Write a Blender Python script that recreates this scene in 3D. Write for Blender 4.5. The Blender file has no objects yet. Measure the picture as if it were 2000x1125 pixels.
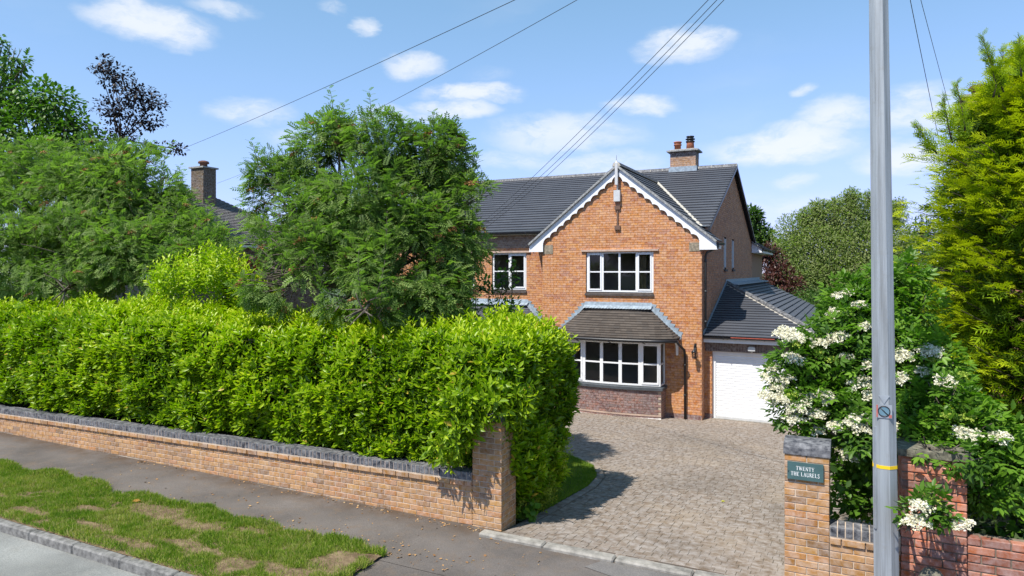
import bpy, bmesh, math, random
import numpy as np
from mathutils import Vector, Matrix

random.seed(7)
rng = np.random.default_rng(11)
sc = bpy.context.scene
COL = sc.collection

# ------------------------------------------------------------------ camera
YAW = math.radians(26.3)
CAM_H = 3.42
FPX = 1333.0          # focal length for a 2000 px wide frame (24 mm lens)
HZ = 530.0            # row of the horizon
cam = bpy.data.cameras.new('camera')
cam.sensor_fit = 'HORIZONTAL'; cam.sensor_width = 36.0; cam.lens = 36.0 * FPX / 2000.0
cam.shift_y = -(562.5 - HZ) / 2000.0
cam.clip_start = 0.1; cam.clip_end = 3000
camo = bpy.data.objects.new('camera', cam)
camo.location = (0, 0, CAM_H); camo.rotation_euler = (math.pi / 2, 0, YAW)
COL.objects.link(camo); sc.camera = camo
CA, SA = math.cos(YAW), math.sin(YAW)

def at(u, v, t):
    """world point at depth t seen at photo pixel (u, v)"""
    a = (u - 1000.0) / FPX; c = (v - HZ) / FPX
    return Vector(((a * CA - SA) * t, (a * SA + CA) * t, CAM_H - c * t))

# ------------------------------------------------------------------ light
SUN = Vector((0.37, 1.0, -1.66)).normalized()       # direction the light travels
sun_el = math.asin(-SUN.z); sun_az = math.atan2(-SUN.x, -SUN.y)
sl = bpy.data.lights.new('sun', 'SUN'); sl.energy = 3.7; sl.angle = math.radians(0.55); sl.color = (1.0, 0.955, 0.88)
so = bpy.data.objects.new('sun', sl); so.rotation_euler = SUN.to_track_quat('-Z', 'Y').to_euler(); so.location = (-10, -20, 40)
COL.objects.link(so)

world = bpy.data.worlds.new('World'); sc.world = world; world.use_nodes = True
wt = world.node_tree; wn = wt.nodes; wl = wt.links
for n in list(wn): wn.remove(n)
def wmath(op, a, b=None, c=None, clamp=False):
    n = wn.new('ShaderNodeMath'); n.operation = op; n.use_clamp = clamp
    for i, x in enumerate((a, b, c)):
        if x is None: continue
        if isinstance(x, (int, float)): n.inputs[i].default_value = x
        else: wl.new(x, n.inputs[i])
    return n.outputs[0]
def wvec(op, a, b=None):
    n = wn.new('ShaderNodeVectorMath'); n.operation = op
    for i, x in enumerate((a, b)):
        if x is None: continue
        if isinstance(x, (tuple, list, Vector)): n.inputs[i].default_value = tuple(x)
        else: wl.new(x, n.inputs[i])
    return n
sky = wn.new('ShaderNodeTexSky'); sky.sky_type = 'NISHITA'; sky.sun_disc = False
sky.sun_elevation = sun_el; sky.sun_rotation = sun_az
sky.air_density = 1.0; sky.dust_density = 0.0; sky.ozone_density = 3.0; sky.altitude = 50
SKY = 0.112
tc = wn.new('ShaderNodeTexCoord')
D = wvec('NORMALIZE', tc.outputs['Generated']).outputs[0]
nz = wn.new('ShaderNodeTexNoise'); nz.inputs['Scale'].default_value = 7.0; nz.inputs['Detail'].default_value = 6; nz.inputs['Roughness'].default_value = 0.6
wl.new(wvec('MULTIPLY', D, (1, 1, 2.2)).outputs[0], nz.inputs['Vector'])
nc = wvec('SUBTRACT', nz.outputs['Color'], (0.5, 0.5, 0.5)).outputs[0]
DD = wvec('ADD', D, wvec('MULTIPLY', nc, (0.085, 0.085, 0.05)).outputs[0]).outputs[0]
nf = wn.new('ShaderNodeTexNoise'); nf.inputs['Scale'].default_value = 16.0; nf.inputs['Detail'].default_value = 8; nf.inputs['Roughness'].default_value = 0.62
wl.new(wvec('MULTIPLY', DD, (1, 1, 2.6)).outputs[0], nf.inputs['Vector'])
CLOUDS = [(300, 48, 105, 34, .9), (250, 18, 60, 22, .7), (450, 20, 60, 16, .6), (650, 8, 30, 12, .5), (710, 45, 28, 18, .7), (810, 120, 62, 24, .8),
          (920, 182, 105, 20, 1.0), (880, 220, 85, 22, .9), (490, 222, 80, 26, .65), (1340, 90, 90, 32, .95), (1245, 207, 62, 18, .8), (1520, 285, 140, 34, 1.0),
          (1090, 265, 150, 36, .7), (1180, 325, 120, 28, .6), (1630, 232, 75, 30, .75), (1790, 212, 75, 46, .75), (1570, 176, 26, 12, .6), (1760, 310, 80, 34, .7),
          (1560, 358, 40, 16, .55), (1010, 312, 110, 20, .5), (1500, 410, 160, 30, .45), (760, 225, 60, 16, .5), (960, 140, 50, 18, .3), (560, 270, 70, 22, .4),
          # further clouds of the same kind outside the picture
          (-420, 120, 170, 50, .9), (-900, 260, 160, 40, .9), (-300, -320, 190, 60, .8), (700, -300, 170, 50, .8), (1500, -380, 200, 60, .8), (2350, 120, 150, 50, .9), (2900, 240, 180, 50, .9), (2500, -250, 170, 60, .8)]
best = None
for (u, v, w, h, s) in CLOUDS:
    c = (at(u, v, 1.0) - Vector((0, 0, CAM_H)))
    ln = c.length; c = c / ln
    k = FPX * ln
    T = Vector((0, 0, 1)).cross(c) * -1; T.normalize(); U = T.cross(c).normalized()
    if U.z < 0: U = -U
    sub = wvec('SUBTRACT', DD, c).outputs[0]
    a = wvec('DOT_PRODUCT', sub, T * (k / (w * 1.25))).outputs['Value']
    b = wvec('DOT_PRODUCT', sub, U * (k / (h * 1.35))).outputs['Value']
    r2 = wmath('MULTIPLY_ADD', a, a, wmath('MULTIPLY', b, b))
    m = wmath('MULTIPLY', wmath('SUBTRACT', 1.0, r2, clamp=True), s)
    best = m if best is None else wmath('MAXIMUM', best, m)
far = wn.new('ShaderNodeTexNoise'); far.inputs['Scale'].default_value = 3.4; far.inputs['Detail'].default_value = 7
wl.new(wvec('MULTIPLY', DD, (1, 1, 3.0)).outputs[0], far.inputs['Vector'])
thin = wmath('MULTIPLY', wmath('SUBTRACT', far.outputs['Fac'], 0.54, clamp=True), 0.9)
dens = wmath('ADD', wmath('MULTIPLY', best, wmath('MULTIPLY_ADD', nf.outputs['Fac'], 2.6, -0.45, clamp=True)), thin)
mr = wn.new('ShaderNodeMapRange'); mr.interpolation_type = 'SMOOTHSTEP'
mr.inputs['From Min'].default_value = 0.02; mr.inputs['From Max'].default_value = 0.9; mr.inputs['To Max'].default_value = 0.82
wl.new(dens, mr.inputs['Value'])
skm = wvec('MULTIPLY', sky.outputs['Color'], (SKY, SKY * 0.98, SKY)).outputs[0]
sepc = wn.new('ShaderNodeSeparateXYZ'); wl.new(skm, sepc.inputs[0]); comb = wn.new('ShaderNodeCombineXYZ')
for ch, (ga, gb) in (('X', (1.26, 1.51)), ('Y', (1.80, 2.45)), ('Z', (1.12, 0.22))):     # film-like shoulder so the horizon does not wash out
    wl.new(wmath('DIVIDE', wmath('MULTIPLY', sepc.outputs[ch], ga), wmath('MULTIPLY_ADD', sepc.outputs[ch], gb, 1.0)), comb.inputs[ch])
skm = comb.outputs[0]
mx = wn.new('ShaderNodeMix'); mx.data_type = 'RGBA'
wl.new(mr.outputs['Result'], mx.inputs['Factor']); wl.new(skm, mx.inputs['A']); mx.inputs['B'].default_value = (0.54, 0.56, 0.59, 1)
bg = wn.new('ShaderNodeBackground'); bg.inputs['Strength'].default_value = 1.0
wl.new(mx.outputs['Result'], bg.inputs['Color'])
wo = wn.new('ShaderNodeOutputWorld'); wl.new(bg.outputs[0], wo.inputs['Surface'])

vs = sc.view_settings; vs.view_transform = 'Standard'; vs.look = 'None'; vs.exposure = 0.85; vs.gamma = 1.0; vs.use_curve_mapping = False
sc.render.engine = 'CYCLES'
sc.cycles.max_bounces = 6; sc.cycles.diffuse_bounces = 3; sc.cycles.glossy_bounces = 3; sc.cycles.transmission_bounces = 4; sc.cycles.transparent_max_bounces = 8
sc.cycles.use_denoising = True

# ------------------------------------------------------------------ materials
def newmat(name):
    m = bpy.data.materials.new(name); m.use_nodes = True
    nt = m.node_tree; b = nt.nodes['Principled BSDF']
    return m, nt, b
def lk(nt, a, b): nt.links.new(a, b)
def ramp(nt, fac, stops):
    r = nt.nodes.new('ShaderNodeValToRGB'); e = r.color_ramp.elements
    while len(e) > 1: e.remove(e[-1])
    e[0].position = stops[0][0]; e[0].color = (*stops[0][1], 1)
    for p, c in stops[1:]:
        x = e.new(p); x.color = (*c, 1)
    lk(nt, fac, r.inputs['Fac']); return r.outputs['Color']
def noise(nt, scale, detail=4, rough=0.55, vec=None, dim='3D'):
    n = nt.nodes.new('ShaderNodeTexNoise'); n.inputs['Scale'].default_value = scale; n.inputs['Detail'].default_value = detail; n.inputs['Roughness'].default_value = rough
    if vec is not None: lk(nt, vec, n.inputs['Vector'])
    return n
def wpos(nt):
    return nt.nodes.new('ShaderNodeNewGeometry').outputs['Position']
def mixc(nt, fac, a, b, mode='MIX'):
    m = nt.nodes.new('ShaderNodeMix'); m.data_type = 'RGBA'; m.blend_type = mode
    for s, x in (('Factor', fac), ('A', a), ('B', b)):
        if isinstance(x, (int, float)): m.inputs[s].default_value = x
        elif isinstance(x, tuple): m.inputs[s].default_value = (*x, 1)
        else: lk(nt, x, m.inputs[s])
    return m.outputs['Result']
def bump(nt, b, h, strength=0.4, dist=0.01):
    n = nt.nodes.new('ShaderNodeBump'); n.inputs['Strength'].default_value = strength; n.inputs['Distance'].default_value = dist
    lk(nt, h, n.inputs['Height']); lk(nt, n.outputs['Normal'], b.inputs['Normal'])
def island(nt): return nt.nodes.new('ShaderNodeNewGeometry').outputs['Random Per Island']
def objrand(nt): return nt.nodes.new('ShaderNodeObjectInfo').outputs['Random']
def hramp(nt, fac, cols):
    n = len(cols); return ramp(nt, fac, [((i + .0) / max(1, n - 1), c) for i, c in enumerate(cols)])

def masonry(name, cols, joined, rough=0.85, grime=(0.05, 0.045, 0.04), grime_amt=0.25, nscale=14.0, spec=0.25, soot=None):
    m, nt, b = newmat(name)
    src = island(nt) if joined else objrand(nt)
    c = hramp(nt, src, cols)
    p = wpos(nt)
    n1 = noise(nt, nscale, 6, 0.65, p)
    c = mixc(nt, ramp(nt, n1.outputs['Fac'], [(0.35, (0, 0, 0)), (0.75, (1, 1, 1))]), c, mixc(nt, 0.72, (1, 1, 1), c, 'MULTIPLY'), 'MIX')
    n2 = noise(nt, 1.3, 5, 0.6, p)
    g = nt.nodes.new('ShaderNodeMath'); g.operation = 'MULTIPLY'; g.inputs[1].default_value = grime_amt
    lk(nt, ramp(nt, n2.outputs['Fac'], [(0.45, (0, 0, 0)), (0.75, (1, 1, 1))]), g.inputs[0])
    c = mixc(nt, g.outputs[0], c, grime)
    n3 = noise(nt, 160, 3, 0.6, p)
    c = mixc(nt, 0.3, c, ramp(nt, n3.outputs['Fac'], [(0.3, (0.42, 0.38, 0.36)), (0.7, (1.08, 1.05, 1.0))]), 'MULTIPLY')
    lk(nt, c, b.inputs['Base Color']); b.inputs['Roughness'].default_value = rough; b.inputs['Specular IOR Level'].default_value = spec
    bump(nt, b, n3.outputs['Fac'], 0.5, 0.004)
    return m
def plain(name, col, rough=0.6, metallic=0.0, spec=0.5, var=0.12, vscale=6.0, bmp=0.0, bscale=80.0):
    m, nt, b = newmat(name)
    p = wpos(nt); n = noise(nt, vscale, 5, 0.6, p)
    lo = tuple(x * (1 - var * 2) for x in col); hi = tuple(min(1, x * (1 + var)) for x in col)
    lk(nt, ramp(nt, n.outputs['Fac'], [(0.3, lo), (0.7, hi)]), b.inputs['Base Color'])
    b.inputs['Roughness'].default_value = rough; b.inputs['Metallic'].default_value = metallic; b.inputs['Specular IOR Level'].default_value = spec
    if bmp: bump(nt, b, noise(nt, bscale, 4, 0.6, p).outputs['Fac'], bmp, 0.005)
    return m
def leafmat(name, cols, rough=0.45, trans=0.3, spec=0.35, tcol=(0.9, 1.25, 0.35)):
    m, nt, b = newmat(name)
    a = nt.nodes.new('ShaderNodeAttribute'); a.attribute_name = 'tint'
    c = hramp(nt, a.outputs['Fac'], cols)
    lk(nt, c, b.inputs['Base Color']); b.inputs['Roughness'].default_value = rough; b.inputs['Specular IOR Level'].default_value = spec
    t = nt.nodes.new('ShaderNodeBsdfTranslucent'); lk(nt, mixc(nt, 1.0, c, tcol, 'MULTIPLY'), t.inputs['Color'])
    mxs = nt.nodes.new('ShaderNodeMixShader'); mxs.inputs[0].default_value = trans
    lk(nt, b.outputs[0], mxs.inputs[1]); lk(nt, t.outputs[0], mxs.inputs[2])
    lk(nt, mxs.outputs[0], nt.nodes['Material Output'].inputs['Surface'])
    return m

M = {}
BUFF = [(0.3700, 0.1830, 0.0456), (0.4640, 0.2220, 0.0507), (0.3100, 0.1440, 0.0344), (0.4820, 0.2500, 0.0636), (0.4300, 0.1760, 0.0370), (0.2240, 0.1090, 0.0292), (0.4470, 0.2180, 0.0533), (0.3960, 0.1950, 0.0482)]
M['buff'] = masonry('buff_brick', BUFF, False, grime_amt=0.22)
M['buff_j'] = masonry('buff_brick_joined', BUFF, True, grime_amt=0.22)
M['mortar'] = plain('pale_mortar', (0.52, 0.415, 0.31), 0.95, var=0.2, vscale=5, bmp=0.4)
M['mortar_red'] = plain('old_lime_mortar', (0.21, 0.165, 0.12), 0.95, var=0.3, vscale=5, bmp=0.5)
M['mortar_house'] = plain('house_mortar', (0.36, 0.195, 0.10), 0.95, var=0.15)
M['mortar_old'] = plain('sooty_mortar', (0.15, 0.115, 0.085), 0.95, var=0.3)
M['mortar_grey'] = plain('grey_mortar', (0.33, 0.27, 0.23), 0.95, var=0.15)
BLUE = [(0.0279, 0.0320, 0.0422), (0.0372, 0.0410, 0.0530), (0.0217, 0.0243, 0.0326), (0.0465, 0.0499, 0.0612)]
M['blue'] = masonry('blue_engineering_brick', BLUE, False, rough=0.75, grime=(0.06, 0.06, 0.06), grime_amt=0.10, spec=0.2)
M['blue_j'] = masonry('blue_engineering_brick_joined', BLUE, True, rough=0.75, grime=(0.06, 0.06, 0.06), grime_amt=0.10, spec=0.2)
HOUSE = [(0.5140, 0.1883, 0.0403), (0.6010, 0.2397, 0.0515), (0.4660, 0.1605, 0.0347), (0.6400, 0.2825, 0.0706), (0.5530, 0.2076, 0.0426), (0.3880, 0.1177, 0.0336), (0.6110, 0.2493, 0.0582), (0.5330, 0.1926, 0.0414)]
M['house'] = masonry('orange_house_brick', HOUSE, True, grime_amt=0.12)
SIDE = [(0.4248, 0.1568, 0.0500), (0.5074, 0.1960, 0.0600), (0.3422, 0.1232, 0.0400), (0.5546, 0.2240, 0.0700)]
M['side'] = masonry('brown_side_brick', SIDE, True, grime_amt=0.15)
M['brown'] = masonry('brown_eaves_shade_brick', [(0.20, 0.12, 0.08), (0.26, 0.15, 0.09), (0.16, 0.09, 0.06)], True)  # brown brick with the shade below the eaves put into its colour
M['plum'] = masonry('plum_brick', [(0.145, 0.06, 0.05), (0.19, 0.075, 0.06), (0.11, 0.05, 0.046), (0.27, 0.10, 0.06), (0.16, 0.07, 0.06), (0.13, 0.055, 0.05)], True, rough=0.7, grime=(0.28, 0.24, 0.21), grime_amt=0.22)
M['lintel'] = masonry('dark_soldier_brick', [(0.085, 0.05, 0.04), (0.11, 0.062, 0.05), (0.07, 0.04, 0.035)], True, rough=0.7)
REDB = [(0.4400, 0.1105, 0.0345), (0.5280, 0.1495, 0.0437), (0.3410, 0.0845, 0.0299), (0.2200, 0.0676, 0.0345), (0.4840, 0.1300, 0.0403)]
M['red'] = masonry('old_red_brick', REDB, False, grime=(0.07, 0.06, 0.05), grime_amt=0.45)
M['red_j'] = masonry('old_red_brick_joined', REDB, True, grime=(0.07, 0.06, 0.05), grime_amt=0.45)
M['oldbrick'] = masonry('weathered_chimney_brick', [(0.085, 0.047, 0.026), (0.12, 0.066, 0.032), (0.058, 0.036, 0.024), (0.15, 0.088, 0.036)], True, grime=(0.13, 0.11, 0.04), grime_amt=0.4)
M['chimbrick'] = masonry('tan_chimney_brick', [(0.32, 0.16, 0.07), (0.42, 0.22, 0.09), (0.24, 0.11, 0.055)], True)
def tilemat(name, cols, rough, spec):
    m, nt, b = newmat(name); p = wpos(nt)
    c = hramp(nt, island(nt), cols); n = noise(nt, 1.1, 6, 0.65, p)
    c = mixc(nt, 0.5, c, ramp(nt, n.outputs['Fac'], [(0.3, (0.75, 0.75, 0.76)), (0.7, (1.25, 1.24, 1.22))]), 'MULTIPLY')
    lk(nt, c, b.inputs['Base Color']); b.inputs['Roughness'].default_value = rough; b.inputs['Specular IOR Level'].default_value = spec; return m
M['tile'] = tilemat('dark_grey_roof_tile', [(0.072, 0.075, 0.086), (0.077, 0.080, 0.091), (0.069, 0.072, 0.083), (0.081, 0.084, 0.095)], 0.55, 0.35)
M['tile_o'] = masonry('dark_grey_ridge_tile', [(0.036, 0.037, 0.043), (0.045, 0.046, 0.052), (0.03, 0.031, 0.036)], False, rough=0.6, grime=(0.07, 0.07, 0.07), grime_amt=0.25, spec=0.35)
M['tile_brown'] = tilemat('weathered_brown_tile', [(0.080, 0.066, 0.055), (0.093, 0.078, 0.066), (0.068, 0.057, 0.049), (0.105, 0.088, 0.074), (0.074, 0.065, 0.058)], 0.85, 0.15)
M['tile_old'] = masonry('old_brown_roof_tile', [(0.075, 0.065, 0.06), (0.095, 0.08, 0.07), (0.06, 0.053, 0.05)], True)
M['tile_red'] = masonry('red_clay_tile', [(0.30, 0.10, 0.06), (0.36, 0.13, 0.07), (0.24, 0.08, 0.05)], True)
M['deck'] = plain('roof_deck', (0.03, 0.03, 0.033), 0.9)
M['white'] = plain('white_upvc', (0.80, 0.80, 0.80), 0.35, var=0.02)
M['fascia'] = plain('white_fascia', (0.78, 0.79, 0.80), 0.4, var=0.03)
M['roller'] = plain('white_roller_slat', (0.80, 0.81, 0.82), 0.4, var=0.03)
M['lead'] = plain('lead_flashing', (0.30, 0.36, 0.41), 0.5, metallic=0.0, var=0.2, vscale=9)
M['black'] = plain('black_plastic', (0.018, 0.018, 0.02), 0.4, var=0.1)
M['grey_iron'] = plain('grey_painted_pipe', (0.055, 0.06, 0.065), 0.5)
M['concrete'] = plain('weathered_concrete', (0.29, 0.27, 0.235), 0.95, var=0.28, vscale=7, bmp=0.5)
M['kerb'] = plain('grey_kerb_concrete', (0.20, 0.193, 0.178), 0.95, var=0.3, vscale=14, bmp=0.6)
M['stone'] = plain('grey_quoin_stone', (0.30, 0.25, 0.18), 0.95, var=0.3, vscale=12, bmp=0.5)
M['lintel_stone'] = plain('pale_lintel_tile', (0.50, 0.36, 0.28), 0.8, var=0.15)
M['sill'] = plain('dark_tile_sill', (0.085, 0.068, 0.06), 0.8, var=0.3, vscale=12)
M['slate_sill'] = plain('dark_slate_sill', (0.07, 0.08, 0.09), 0.55, var=0.15)
M['terracotta'] = plain('terracotta', (0.36, 0.12, 0.06), 0.8, var=0.2, vscale=10)
M['old_pot'] = plain('sooty_clay', (0.15, 0.065, 0.045), 0.85, var=0.3, vscale=10)
M['render'] = plain('pinkish_render', (0.33, 0.19, 0.12), 0.9, var=0.05)
M['room'] = plain('room_wall', (0.62, 0.55, 0.47), 0.9, var=0.03)
M['curtain'] = plain('beige_curtain', (0.35, 0.27, 0.16), 0.9, var=0.1)
M['mortar_line'] = plain('pale_bedding_mortar', (0.52, 0.48, 0.40), 0.95, var=0.15)
M['verge'] = plain('grey_verge_mortar', (0.33, 0.33, 0.32), 0.9, var=0.3, vscale=20)
M['steel'] = plain('galvanised_grey_steel', (0.36, 0.39, 0.42), 0.5, metallic=0.25, var=0.14, vscale=3.5)
m, nt, b = newmat('weathered_steel'); mp = nt.nodes.new('ShaderNodeMapping'); mp.inputs['Scale'].default_value = (30, 30, 0.9); lk(nt, wpos(nt), mp.inputs['Vector'])
ns_ = noise(nt, 1.0, 6, 0.65, mp.outputs[0]); nb_ = noise(nt, 9, 6, 0.7, wpos(nt))
c = ramp(nt, ns_.outputs['Fac'], [(0.3, (0.20, 0.21, 0.215)), (0.52, (0.32, 0.345, 0.365)), (0.75, (0.40, 0.43, 0.44))])
c = mixc(nt, ramp(nt, nb_.outputs['Fac'], [(0.55, (0, 0, 0)), (0.8, (.5, .5, .5))]), c, (0.25, 0.24, 0.21))
lk(nt, c, b.inputs['Base Color']); b.inputs['Roughness'].default_value = 0.55; b.inputs['Metallic'].default_value = 0.2; M['steel2'] = m
M['yellow'] = plain('yellow_tape', (0.85, 0.55, 0.01), 0.5, var=0.05)
M['plaque'] = plain('dark_green_slate', (0.055, 0.115, 0.115), 0.5, var=0.1)
M['letter'] = plain('white_lettering', (0.85, 0.85, 0.83), 0.6, var=0.02)
M['bark'] = plain('grey_brown_bark', (0.13, 0.105, 0.08), 0.95, var=0.3, vscale=18, bmp=0.6, bscale=40)
M['twig'] = plain('dark_twig', (0.06, 0.045, 0.03), 0.95, var=0.3)
M['wire'] = plain('black_wire', (0.03, 0.035, 0.04), 0.6)
M['brownblock'] = plain('brown_wood_block', (0.16, 0.09, 0.06), 0.8)
M['boxgrey'] = plain('pale_grey_plastic', (0.55, 0.55, 0.55), 0.5, var=0.05)
M['redtrim'] = plain('faded_red_drip_edge', (0.38, 0.08, 0.05), 0.6)
M['core'] = plain('dark_hedge_fill', (0.022, 0.028, 0.010), 1.0, var=0.3, vscale=12, spec=0.0)  # near-black colour for the dim inside of the hedge, no real growth
M['boulder'] = plain('lichen_concrete', (0.17, 0.155, 0.11), 0.95, var=0.4, vscale=20, bmp=0.8)
M['red_sign'] = plain('red_sign_print', (0.42, 0.13, 0.11), 0.5)
M['blue_sign'] = plain('blue_grey_sign_print', (0.12, 0.22, 0.28), 0.5)

# glass: clear pane with fresnel reflection
m, nt, b = newmat('window_glass')
nt.nodes.remove(b)
fr = nt.nodes.new('ShaderNodeFresnel'); fr.inputs['IOR'].default_value = 1.5
tr = nt.nodes.new('ShaderNodeBsdfTransparent'); tr.inputs['Color'].default_value = (0.86, 0.88, 0.87, 1)
gl = nt.nodes.new('ShaderNodeBsdfGlossy'); gl.inputs['Roughness'].default_value = 0.01
ms = nt.nodes.new('ShaderNodeMixShader')
lk(nt, fr.outputs[0], ms.inputs[0]); lk(nt, tr.outputs[0], ms.inputs[1]); lk(nt, gl.outputs[0], ms.inputs[2])
lk(nt, ms.outputs[0], nt.nodes['Material Output'].inputs['Surface']); M['glass'] = m

# asphalt
def asphalt(name, col, dirt, amt, crack=True):
    m, nt, b = newmat(name); p = wpos(nt)
    n1 = noise(nt, 0.9, 6, 0.6, p); n2 = noise(nt, 75, 4, 0.7, p); n3 = noise(nt, 4.5, 6, 0.7, p)
    c = ramp(nt, n1.outputs['Fac'], [(0.3, tuple(x * 0.7 for x in col)), (0.7, tuple(x * 1.28 for x in col))])
    g = nt.nodes.new('ShaderNodeMath'); g.operation = 'MULTIPLY'; g.inputs[1].default_value = amt
    lk(nt, ramp(nt, n3.outputs['Fac'], [(0.5, (0, 0, 0)), (0.72, (1, 1, 1))]), g.inputs[0])
    c = mixc(nt, g.outputs[0], c, dirt)
    c = mixc(nt, 0.6, c, ramp(nt, n2.outputs['Fac'], [(0.3, (0.35, 0.35, 0.35)), (0.7, (1.25, 1.22, 1.2))]), 'MULTIPLY')
    lk(nt, c, b.inputs['Base Color']); b.inputs['Roughness'].default_value = 0.95; b.inputs['Specular IOR Level'].default_value = 0.2
    bump(nt, b, n2.outputs['Fac'], 0.7, 0.006); return m
M['pave'] = asphalt('pavement_asphalt', (0.145, 0.128, 0.116), (0.19, 0.14, 0.10), 0.6)
nt = M['pave'].node_tree; b = nt.nodes['Principled BSDF']; src = b.inputs['Base Color'].links[0].from_socket
sx = nt.nodes.new('ShaderNodeSeparateXYZ'); lk(nt, wpos(nt), sx.inputs[0])
mrp = nt.nodes.new('ShaderNodeMapRange'); mrp.interpolation_type = 'SMOOTHSTEP'; mrp.inputs['From Min'].default_value = 7.45; mrp.inputs['From Max'].default_value = 8.0; lk(nt, sx.outputs['Y'], mrp.inputs['Value'])
n5 = noise(nt, 3.0, 7, 0.7, wpos(nt)); mm_ = nt.nodes.new('ShaderNodeMath'); mm_.operation = 'MULTIPLY'; mm_.use_clamp = True; lk(nt, mrp.outputs[0], mm_.inputs[0]); lk(nt, ramp(nt, n5.outputs['Fac'], [(0.35, (0, 0, 0)), (0.6, (0.9, 0.9, 0.9))]), mm_.inputs[1])
lk(nt, mixc(nt, mm_.outputs[0], src, (0.085, 0.058, 0.038)), b.inputs['Base Color'])
M['road'] = asphalt('road_asphalt', (0.235, 0.24, 0.225), (0.30, 0.29, 0.26), 0.4)
M['patch'] = asphalt('pale_gritty_asphalt', (0.165, 0.155, 0.147), (0.22, 0.20, 0.175), 0.6)
# soil and ground
m, nt, b = newmat('garden_ground'); p = wpos(nt)
lk(nt, ramp(nt, noise(nt, 0.6, 6, 0.6, p).outputs['Fac'], [(0.3, (0.035, 0.06, 0.015)), (0.7, (0.06, 0.09, 0.02))]), b.inputs['Base Color']); b.inputs['Roughness'].default_value = 1; M['ground'] = m
m, nt, b = newmat('verge_soil'); p = wpos(nt)
c = ramp(nt, noise(nt, 7, 7, 0.7, p).outputs['Fac'], [(0.3, (0.10, 0.066, 0.04)), (0.5, (0.19, 0.135, 0.08)), (0.72, (0.33, 0.245, 0.145))])
lk(nt, c, b.inputs['Base Color']); b.inputs['Roughness'].default_value = 1; b.inputs['Specular IOR Level'].default_value = 0.1
bump(nt, b, noise(nt, 60, 5, 0.7, p).outputs['Fac'], 0.9, 0.02); M['soil'] = m
m, nt, b = newmat('joint_sand'); p = wpos(nt)
lk(nt, ramp(nt, noise(nt, 3, 6, 0.7, p).outputs['Fac'], [(0.3, (0.12, 0.096, 0.071)), (0.55, (0.138, 0.112, 0.080)), (0.75, (0.17, 0.138, 0.102))]), b.inputs['Base Color']); b.inputs['Roughness'].default_value = 1; M['sand'] = m
PAV = [(0.1872, 0.1404, 0.1000), (0.2028, 0.1515, 0.1080), (0.1782, 0.1336, 0.0968), (0.2119, 0.1583, 0.1127), (0.1937, 0.1447, 0.1040), (0.1736, 0.1311, 0.0960), (0.2010, 0.1515, 0.1103)]
def pavmat(name, joined):
    m = masonry(name, PAV, joined, rough=0.95, grime=(0.46, 0.39, 0.31), grime_amt=0.0, nscale=9, spec=0.1)
    nt = m.node_tree; b = nt.nodes['Principled BSDF']; p = wpos(nt)
    src = b.inputs['Base Color'].links[0].from_socket
    n = noise(nt, 0.55, 7, 0.68, p); n2 = noise(nt, 5.0, 6, 0.7, p)
    f = nt.nodes.new('ShaderNodeMath'); f.operation = 'MULTIPLY'; f.inputs[1].default_value = 0.55
    lk(nt, ramp(nt, n.outputs['Fac'], [(0.5, (0, 0, 0)), (0.7, (1, 1, 1))]), f.inputs[0])
    c = mixc(nt, f.outputs[0], src, (0.35, 0.275, 0.20))
    f2 = nt.nodes.new('ShaderNodeMath'); f2.operation = 'MULTIPLY'; f2.inputs[1].default_value = 0.5
    lk(nt, ramp(nt, n2.outputs['Fac'], [(0.58, (0, 0, 0)), (0.72, (1, 1, 1))]), f2.inputs[0])
    c = mixc(nt, f2.outputs[0], c, (0.36, 0.315, 0.265))
    n4 = noise(nt, 0.32, 5, 0.6, p); c = mixc(nt, ramp(nt, n4.outputs['Fac'], [(0.48, (0, 0, 0)), (0.62, (.28, .28, .28))]), c, (0.10, 0.088, 0.076))
    lk(nt, c, b.inputs['Base Color']); return m

M['paver'] = pavmat('block_paver', False); M['paver_j'] = pavmat('block_paver_joined', True)

M['laurel'] = leafmat('laurel_leaf', [(0.040, 0.090, 0.006), (0.085, 0.165, 0.006), (0.175, 0.29, 0.006), (0.30, 0.43, 0.008), (0.44, 0.53, 0.012), (0.55, 0.40, 0.06)], rough=0.38, trans=0.36, spec=0.35)
M['rowan'] = leafmat('rowan_leaf', [(0.068, 0.115, 0.034), (0.125, 0.20, 0.05), (0.20, 0.29, 0.075), (0.30, 0.39, 0.12)], rough=0.5, trans=0.5, spec=0.2)
M['rowan_fl'] = leafmat('rowan_spent_flower', [(0.24, 0.13, 0.04), (0.36, 0.18, 0.06), (0.28, 0.11, 0.05)], rough=0.8, trans=0.1)
M['cherry'] = leafmat('cherry_leaf', [(0.03, 0.075, 0.012), (0.06, 0.14, 0.015), (0.11, 0.22, 0.02), (0.16, 0.29, 0.03)], trans=0.35)
M['copper'] = leafmat('copper_beech_leaf', [(0.014, 0.012, 0.014), (0.022, 0.017, 0.018), (0.04, 0.02, 0.018)], trans=0.18, tcol=(1.2, .8, .7), spec=0.25)
M['copper_red'] = leafmat('purple_shrub_leaf', [(0.035, 0.016, 0.014), (0.07, 0.028, 0.022), (0.12, 0.045, 0.03), (0.07, 0.05, 0.02)], trans=0.25, tcol=(1.2, .7, .5))
M['willow'] = leafmat('willow_leaf', [(0.14, 0.185, 0.06), (0.20, 0.25, 0.085), (0.26, 0.30, 0.11), (0.32, 0.35, 0.15)], trans=0.48, spec=0.1)
M['farleaf'] = leafmat('far_tree_leaf', [(0.045, 0.09, 0.025), (0.08, 0.145, 0.036), (0.12, 0.20, 0.05)], trans=0.4, spec=0.1)
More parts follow.
